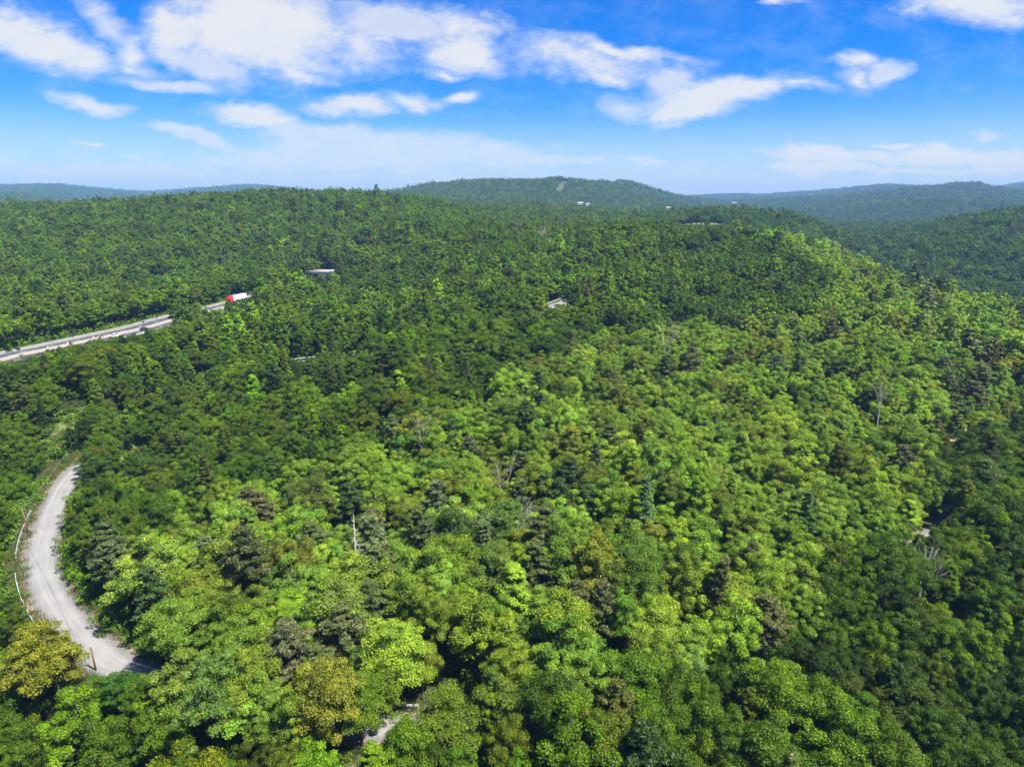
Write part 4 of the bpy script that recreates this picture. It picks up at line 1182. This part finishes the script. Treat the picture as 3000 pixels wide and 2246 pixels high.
instancer('undergrowth', UL, np.stack([ux, uy, ground_z(ux, uy)], -1), rng.integers(0, 3, k), rng.random(k) * 6.28, np.stack([us, us, us * 1.2], -1), ut, 'low leafy undergrowth between the trunks')
gx_, gy_ = scatter(60, 230, .75, 46)
gc = cover(gx_, gy_); d1, _ = near_line(ROAD, gx_, gy_); d2, _ = near_line(HWY, gx_, gy_)
nz = fbm(gx_ / 5, gy_ / 5, 55, 3)
okk = (gc * (rng.random(len(gx_)) ** .5) + .35 * nz > .45) & (d1 > 3.4 + .6 * nz) & (d2 > 10.6)
gx_, gy_ = gx_[okk], gy_[okk]; k = len(gx_)
gs = .5 + .8 * rng.random(k)
gt = np.array([(.11, .15, .03), (.17, .17, .06), (.08, .13, .025), (.20, .17, .09)])[rng.integers(0, 4, k)]
instancer('grass', UL, np.stack([gx_, gy_, ground_z(gx_, gy_)], -1), rng.integers(3, 5, k), rng.random(k) * 6.28, np.stack([gs, gs, gs], -1), gt, 'rough pale grass and weeds on the road verges')
# low scrub along the bank and verges
bx_, by_ = scatter(60, 240, 1.9, 46)
d1, _ = near_line(ROAD, bx_, by_); gc = cover(bx_, by_); nz = fbm(bx_ / 9, by_ / 9, 66, 2)
okk = (d1 > 5.0) & (gc > .02) & (nz > -.3)
bx_, by_ = bx_[okk], by_[okk]; bs = .35 + .75 * rng.random(len(bx_)) ** 1.5
ex = []                                       # taller bushes closing the forest edge along the roads
def edge_bushes(line, a, b, lo, hi, step, s0, s1):
    for q in np.arange(a, b, step):
        p = on_line(line, q + rng.normal() * .5, lo + (hi - lo) * rng.random()); ex.append((p[0], p[1], s0 + (s1 - s0) * rng.random()))
edge_bushes(HWY, s_at_px(HWY, -200, 1090), s_at_px(HWY, 960, 822), -14.5, -12.6, .8, .6, 1.3)
edge_bushes(HWY, s_at_px(HWY, -200, 1090), s_at_px(HWY, 960, 822), -18, -15.5, .9, 1.5, 2.6)
edge_bushes(ROAD, s_at_px(ROAD, 200, 1405), s_at_px(ROAD, 420, 1990), -7.0, -4.9, .8, .5, 1.5)
edge_bushes(ROAD, s_at_px(ROAD, 200, 1405), s_at_px(ROAD, 182, 1792), 7.0, 10.0, .8, .7, 1.9)
ex = np.array(ex); bx_ = np.concatenate([bx_, ex[:, 0]]); by_ = np.concatenate([by_, ex[:, 1]]); bs = np.concatenate([bs, ex[:, 2]]); k = len(bx_)
instancer('scrub', UL, np.stack([bx_, by_, ground_z(bx_, by_)], -1), rng.integers(0, 3, k), rng.random(k) * 6.28, np.stack([bs, bs, bs], -1), np.array([t[1] for t in TONES])[rng.integers(1, 7, k)] * [1.4, 1.6, .4], 'low scrub on the roadside bank')

# ------------------------------------------------------------------ stones of the rubble verge
ST = bpy.data.collections.new('stone_library')
for n in range(3):
    a = np.array([[math.sin(p) * math.cos(q), math.sin(p) * math.sin(q), math.cos(p)] for p in np.linspace(.3, 2.8, 4) for q in np.linspace(0, 6.28, 7)[:-1]]) * (1 + .25 * rng.normal(size=(24, 1)))
    ff_ = [(r * 6 + c, r * 6 + (c + 1) % 6, (r + 1) * 6 + (c + 1) % 6, (r + 1) * 6 + c) for r in range(3) for c in range(6)]
    ST.objects.link(bpy.data.objects.new('%03d_stone' % n, mesh_np('stone', a * [.5, .4, .3], ff_, [M['rock']])))
L_ = arclen(ROAD); k = 420
ss = s_at_px(ROAD, 130, 1560) + rng.random(k) * (s_at_px(ROAD, 520, 2010) - s_at_px(ROAD, 130, 1560)); oo = -3.5 - np.abs(rng.normal(size=k)) * .7
pp = np.array([on_line(ROAD, a, b)[:3] for a, b in zip(ss, oo)]); pp[:, 2] = ground_z(pp[:, 0], pp[:, 1])
zs = .15 + .5 * rng.random(k) ** 3
instancer('roadside_rubble', ST, pp, rng.integers(0, 3, k), rng.random(k) * 6.28, np.stack([zs, zs, zs], -1), np.ones((k, 3)), 'brown broken stones along the inner edge of the gravel bend')

# ------------------------------------------------------------------ poles and wires
def pole(px, pyb, pyt, Y, label, lean=0.0, arm=False, z=None):
    if z is None:
        x, y, zz = at(px, pyb, Y); g = float(ground_z(x, y)[0])
    else:
        x, y, g = at_z(px, pyb, z); Y = y
    top = max(at(px, pyt, Y)[2], g + 4.2)
    root = link('utility_pole', None, loc=(x, y, g)); tag(root, label, 'pole', 'wooden utility poles')
    mb = MB(); h = top - g
    mb.tube([(0, 0, -.5), (lean * h * .5, 0, h * .5), (lean * h, 0, h)], [.15, .13, .11], 8)
    mb.build('post', M['pole'], root, smooth_=True)
    mb = MB(); mb.box((lean * h * .97, 0, h * .95), (1.1 if arm else .35, .1, .1)); mb.build('crossarm', M['pole'], root)
    mb = MB()
    for q in (-.4, .4) if arm else (0,):
        mb.tube([(lean * h * .97 + q, 0, h * .95 + .05), (lean * h * .97 + q, 0, h * .95 + .2)], [.04, .05], 6)
    mb.build('insulator', M['galv'], root)
    return Vector((x + lean * h * .97, y, g + h * .95 + .2))
p1 = pole(83, 1562, 1492, 0, 'brown wooden pole beside the straight guardrail above the gravel bend', lean=-.06, z=-4)
p2 = pole(282, 1965, 1905, 0, 'brown wooden pole at the road edge right of the golden tree', lean=-.05, z=-4.2)
p3 = pole(280, 1236, 1205, 0, 'slim brown pole rising from the trees at the far end of the gravel road', z=-2.5)
p4 = pole(1611, 862, 826, 362, 'tall thin pole behind the small road patch near the middle')
p5 = pole(933, 800, 775, 520, 'small reddish pole standing at the left end of the overpass')
p6 = pole(1056, 2150, 2115, 0, 'dark pole between trees above the bottom edge', z=-4.6)
def wire(a, b, label, sag=1.2):
    mb = MB(); pts = []
    for i in range(13):
        f = i / 12; p = a.lerp(b, f); p.z -= sag * 4 * f * (1 - f); pts.append(p - a)
    mb.tube(pts, [.018] * 13, 4)
    o = mb.build('power_line', M['wire'], None, a); tag(o, label, 'wire', 'overhead wires')
wire(p1, p2, 'thin wire crossing above the gravel bend between two brown poles')
wire(p1, p3, 'thin wire running from the bend pole back along the grass bank')
wire(p2, p6, 'thin wire from the pole by the golden tree along the lower road', 1.6)

# ------------------------------------------------------------------ lorry, cars, sign, barrels
def wheel_mesh(r, w):
    mb = MB(); mb.tube([(-w / 2, 0, 0), (-w * .35, 0, 0), (w * .35, 0, 0), (w / 2, 0, 0)], [r * .92, r, r, r * .92], 16)
    return mb.mesh('tyre', [M['tyre']])
def rim_mesh(r, w):
    mb = MB(); mb.tube([(-w / 2 - .01, 0, 0), (w / 2 + .01, 0, 0)], [r * .55, r * .55], 12); return mb.mesh('rim', [M['chrome']])
def wheel(parent, x, y, r, w, tm, rm):
    t_ = link('wheel', tm, parent, (x, y, r)); link('rim', rm, t_); return t_

s = s_at_px(HWY, 712, 884)
x, y, z, a = on_line(HWY, s, -5.6)
truck = link('semi_truck', None, loc=(x, y, z + .03), rotz=a + math.pi); tag(truck, 'red semi truck pulling a long white box trailer on the highway', 'truck')
# truck local: +Y forward, cab front at y=+6, trailer from -11 to +2.6
mb = MB(); mb.box((0, -4.2, 2.62), (2.55, 13.8, 2.72), bevel=.08); mb.build('trailer_box', M['truckwhite'], truck)
mb = MB(); mb.box((0, -4.2, 4.0), (2.6, 13.86, .05)); mb.build('trailer_roof', M['greyroof'], truck)
mb = MB()
for q in range(12): mb.box((1.285, -10.6 + q * 1.16, 2.6), (.02, .05, 2.6)); mb.box((-1.285, -10.6 + q * 1.16, 2.6), (.02, .05, 2.6))
o = mb.build('side_post', M['truckwhite'], truck); o['kind'] = 'stuff'
mb = MB(); mb.box((0, -4.2, 1.17), (2.4, 13.6, .16)); mb.box((0, -8.8, .85), (1.9, 3.4, .35)); mb.box((.9, 1.0, .62), (.12, .12, 1.0)); mb.box((-.9, 1.0, .62), (.12, .12, 1.0)); mb.build('underframe', M['greyroof'], truck)
mb = MB(); mb.profile([(-1.22, 1.0), (1.22, 1.0), (1.22, 3.1), (1.02, 3.95), (-1.02, 3.95), (-1.22, 3.1)], 3.05, 4.75); mb.profile([(-1.2, 1.0), (1.2, 1.0), (1.15, 2.9), (-1.15, 2.9)], 4.75, 6.1)
mb.build('cab', M['red'], truck)
mb = MB(); mb.quadstrip([[(-.95, 6.1, .7), (.95, 6.1, .7), (.95, 6.1, 2.0), (-.95, 6.1, 2.0)], [(-.8, 8.1, .7), (.8, 8.1, .7), (.75, 8.1, 1.65), (-.75, 8.1, 1.65)]]); mb.build('hood', M['red'], truck)
mb = MB(); mb.quadstrip([[(-1.1, 4.76, 2.92), (1.1, 4.76, 2.92), (1.0, 4.76, 3.8), (-1.0, 4.76, 3.8)], [(-1.0, 5.7, 2.92), (1.0, 5.7, 2.92), (.9, 5.0, 3.5), (-.9, 5.0, 3.5)]]); mb.build('roof_fairing', M['red'], truck)
mb = MB(); mb.quadstrip([[(-1.05, 6.105, 2.05), (1.05, 6.105, 2.05), (1.0, 6.08, 2.82), (-1.0, 6.08, 2.82)], [(-1.05, 6.13, 2.05), (1.05, 6.13, 2.05), (1.0, 6.1, 2.82), (-1.0, 6.1, 2.82)]]); mb.build('windscreen', M['glass'], truck)
for sx in (-1, 1):
    mb = MB(); mb.box((sx * 1.19, 5.5, 2.4), (.03, .85, .65)); mb.build('side_window', M['glass'], truck)
    mb = MB(); mb.tube([(sx * 1.0, 3.4, .75), (sx * 1.0, 5.2, .75)], [.32, .32], 12); mb.build('fuel_tank', M['chrome'], truck)
    mb = MB(); mb.box((sx * 1.5, 6.0, 2.4), (.1, .18, .6)); mb.build('mirror', M['chrome'], truck)
    mb = MB(); mb.box((sx * .8, 7.9, 1.0), (.35, .3, .25)); mb.build('headlight', M['chrome'], truck)
mb = MB(); mb.box((0, 8.13, 1.15), (1.0, .06, .8)); mb.build('grille', M['chrome'], truck)
mb = MB(); mb.box((0, 8.2, .6), (2.3, .25, .35)); mb.build('bumper', M['chrome'], truck)
mb = MB(); mb.box((0, 3.2, .8), (1.0, 9.4, .3)); mb.build('chassis', M['tyre'], truck)
tm, rm = wheel_mesh(.52, .5), rim_mesh(.52, .5)
for yy_ in (-9.6, -8.3, 1.2, 2.5, 7.0):
    for sx in (-1, 1): wheel(truck, sx * 1.0, yy_, .52, .5, tm, rm)

def car(x, y, z, a, paint, label):
    c = link('car', None, loc=(x, y, z + .03), rotz=a); tag(c, label, 'car', 'cars on the highway')
    mb = MB(); mb.quadstrip([[(-.85, -2.25, .35), (.85, -2.25, .35), (.85, -2.25, .8), (-.85, -2.25, .8)], [(-.9, -1.9, .28), (.9, -1.9, .28), (.9, -1.9, .95), (-.9, -1.9, .95)], [(-.9, .9, .28), (.9, .9, .28), (.9, .9, .95), (-.9, .9, .95)],
                             [(-.88, 2.0, .28), (.88, 2.0, .28), (.85, 2.0, .78), (-.85, 2.0, .78)], [(-.75, 2.3, .38), (.75, 2.3, .38), (.75, 2.3, .6), (-.75, 2.3, .6)]])
    mb.build('body', paint, c)
    mb = MB(); mb.quadstrip([[(-.84, -1.85, .95), (.84, -1.85, .95), (.84, 1.0, .95), (-.84, 1.0, .95)], [(-.62, -1.2, 1.42), (.62, -1.2, 1.42), (.62, .25, 1.42), (-.62, .25, 1.42)]]); mb.build('window', M['glass'], c)
    mb = MB(); mb.box((0, -.48, 1.44), (1.25, 1.5, .05), bevel=.1); mb.build('roof', paint, c)
    tm, rm = wheel_mesh(.33, .22), rim_mesh(.33, .22)
    for sx in (-1, 1):
        for yy_ in (-1.4, 1.4): wheel(c, sx * .82, yy_, .33, .22, tm, rm)
        mb = MB(); mb.box((sx * .6, 2.2, .62), (.3, .12, .12)); mb.build('headlight', M['chrome'], c)
s = s_at_px(HWY, 318, 985); x, y, z, a = on_line(HWY, s, 3.7); car(x, y, z, a, M['carwhite'], 'white car half hidden behind the treetops on the highway')
s = s_at_px(HWY, 410, 966); x, y, z, a = on_line(HWY, s, 3.7); car(x, y, z, a, M['cardark'], 'dark car half hidden behind the treetops on the highway')
s = s_at_px(HWY, 262, 997); x, y, z, a = on_line(HWY, s, -9.6)
r_ = link('road_sign', None, loc=(x, y, z), rotz=a); tag(r_, 'small blue roadside sign beside the far highway lane', 'sign')
mb = MB(); mb.tube([(0, 0, 0), (0, 0, 2.1)], [.05, .05], 6); mb.build('post', M['galv'], r_)
mb = MB(); mb.box((0, -.05, 1.7), (.55, .04, 1.5), bevel=.01); mb.build('panel', M['blue'], r_)
bar_b = MB(); bar_b.tube([(0, 0, 0), (0, 0, .1), (0, 0, .12), (0, 0, .45), (0, 0, .46), (0, 0, 1.0)], [.38, .38, .3, .28, .28, .22], 10); bme = bar_b.mesh('body', [M['orange']])
band_ = MB(); band_.tube([(0, 0, .5), (0, 0, .64)], [.285, .275], 10); band_.tube([(0, 0, .78), (0, 0, .9)], [.262, .25], 10); bdm = band_.mesh('reflective_band', [M['white']])
for px, lab in ((148, 'leftmost of three orange barrels along the yellow highway line'), (216, 'middle of three orange barrels along the yellow highway line'), (280, 'rightmost of three orange barrels along the yellow highway line')):
    s = s_at_px(HWY, px, 1022 - (px - 150) * .22); x, y, z, a = on_line(HWY, s, -1.75)
    b_ = link('traffic_barrel', None, loc=(x, y, z + .035)); tag(b_, lab, 'barrel', 'orange barrels on the highway'); link('body', bme, b_); link('reflective_band', bdm, b_)

# ------------------------------------------------------------------ overpass
s = s_at_px(HWY, 962, 822); x, y, z, a = on_line(HWY, s, 0)
ov = link('overpass', None, loc=(x, y, z), rotz=a + .16); tag(ov, 'pale concrete overpass crossing the highway among trees', 'bridge')
mb = MB(); mb.box((0, 0, 6.6), (46, 9.0, .5)); mb.build('deck', M['bridge'], ov)
for sy in (-1, 1):
    mb = MB(); mb.box((0, sy * 4.45, 7.25), (46, .3, .8)); mb.build('parapet', M['bridge'], ov)
    mb = MB(); mb.box((0, sy * 3.4, 5.75), (45, .5, 1.2)); mb.build('girder', M['steelblue'], ov)
mb = MB(); mb.box((-8, -4.4, 7.78), (14, .08, .16)); mb.build('handrail', M['rail_red'], ov)
for sx in (-1, 1):
    mb = MB(); mb.profile([(sx * 13.5, -1), (sx * 18, -1), (sx * 18, 6.3), (sx * 15.2, 6.3)], -4.3, 4.3); mb.build('abutment', M['bridge'], ov)
for yy_ in (-3, 0, 3):
    mb = MB(); mb.box((0, yy_, 2.5), (.9, .9, 5.2), bevel=.2); mb.build('pier', M['bridge'], ov)

# ------------------------------------------------------------------ small far houses
def house(px, py, Y, w, d, h, rz, label, roofm='roof'):
    x, y, z = at(px, py, Y); g = float(ground_z(x, y)[0])
    alive_z = max(g, z - h * .8)
    r_ = link('house', None, loc=(x, y, alive_z - 1), rotz=rz); tag(r_, label, 'house', 'far white houses')
    mb = MB(); mb.box((0, 0, h / 2 - 2), (w, d, h + 4)); mb.build('wall', M['wall'], r_)
    mb = MB(); mb.quadstrip([[(-w / 2 - .4, -d / 2 - .4, h + .01), (w / 2 + .4, -d / 2 - .4, h + .01), (w / 2 + .4, d / 2 + .4, h + .01), (-w / 2 - .4, d / 2 + .4, h + .01)], [(-w / 2 - .4, -.1, h + d * .3), (w / 2 + .4, -.1, h + d * .3), (w / 2 + .4, .1, h + d * .3), (-w / 2 - .4, .1, h + d * .3)]]); mb.build('roof', M[roofm], r_)
    for q in (-.25, .25):
        mb = MB(); mb.box((w * q, -d / 2 - .02, h * .55), (w * .16, .06, h * .35)); mb.build('window', M['glass'], r_)
    mb = MB(); mb.box((0, -d / 2 - .03, h * .35), (w * .1, .06, h * .7)); mb.build('door', M['greyroof'], r_)
house(1700, 595, 1680, 13, 8, 4, .1, 'left white house at the foot of the far middle hill')
house(1722, 597, 1675, 9, 6, 3.5, .2, 'right white house at the foot of the far middle hill')
house(1958, 608, 1760, 10, 7, 3.5, -.2, 'pale building in the clearing right of the far middle hill')
house(2017, 588, 3000, 9, 7, 7, .0, 'small white tower-like house in the hazy valley gap')
house(2150, 594, 3050, 20, 9, 4, .05, 'long low white building in the hazy valley')
house(2416, 668, 1150, 14, 8, 4.5, .3, 'white house beside the valley road at the right')
house(2956, 796, 655, 4.5, 4, 3.2, .2, 'tiny white house alone on the dark wooded slope at the right')

# ------------------------------------------------------------------ haze
hz = MB(); hz.box((0, 0, 70), (18800, 18800, 360))
hm = bpy.data.materials.new('haze'); hm.use_nodes = True
t = hm.node_tree; t.nodes.clear()
pv = nd(t, 'ShaderNodeVolumePrincipled'); pv.inputs['Color'].default_value = (*HAZE_COLOR, 1); pv.inputs['Density'].default_value = HAZE_DENSITY
pv.inputs['Anisotropy'].default_value = 0.0
om = nd(t, 'ShaderNodeOutputMaterial'); t.links.new(pv.outputs[0], om.inputs['Volume'])
o = hz.build('haze', hm); tag(o, 'thin blue summer haze over the hills', kind='stuff')
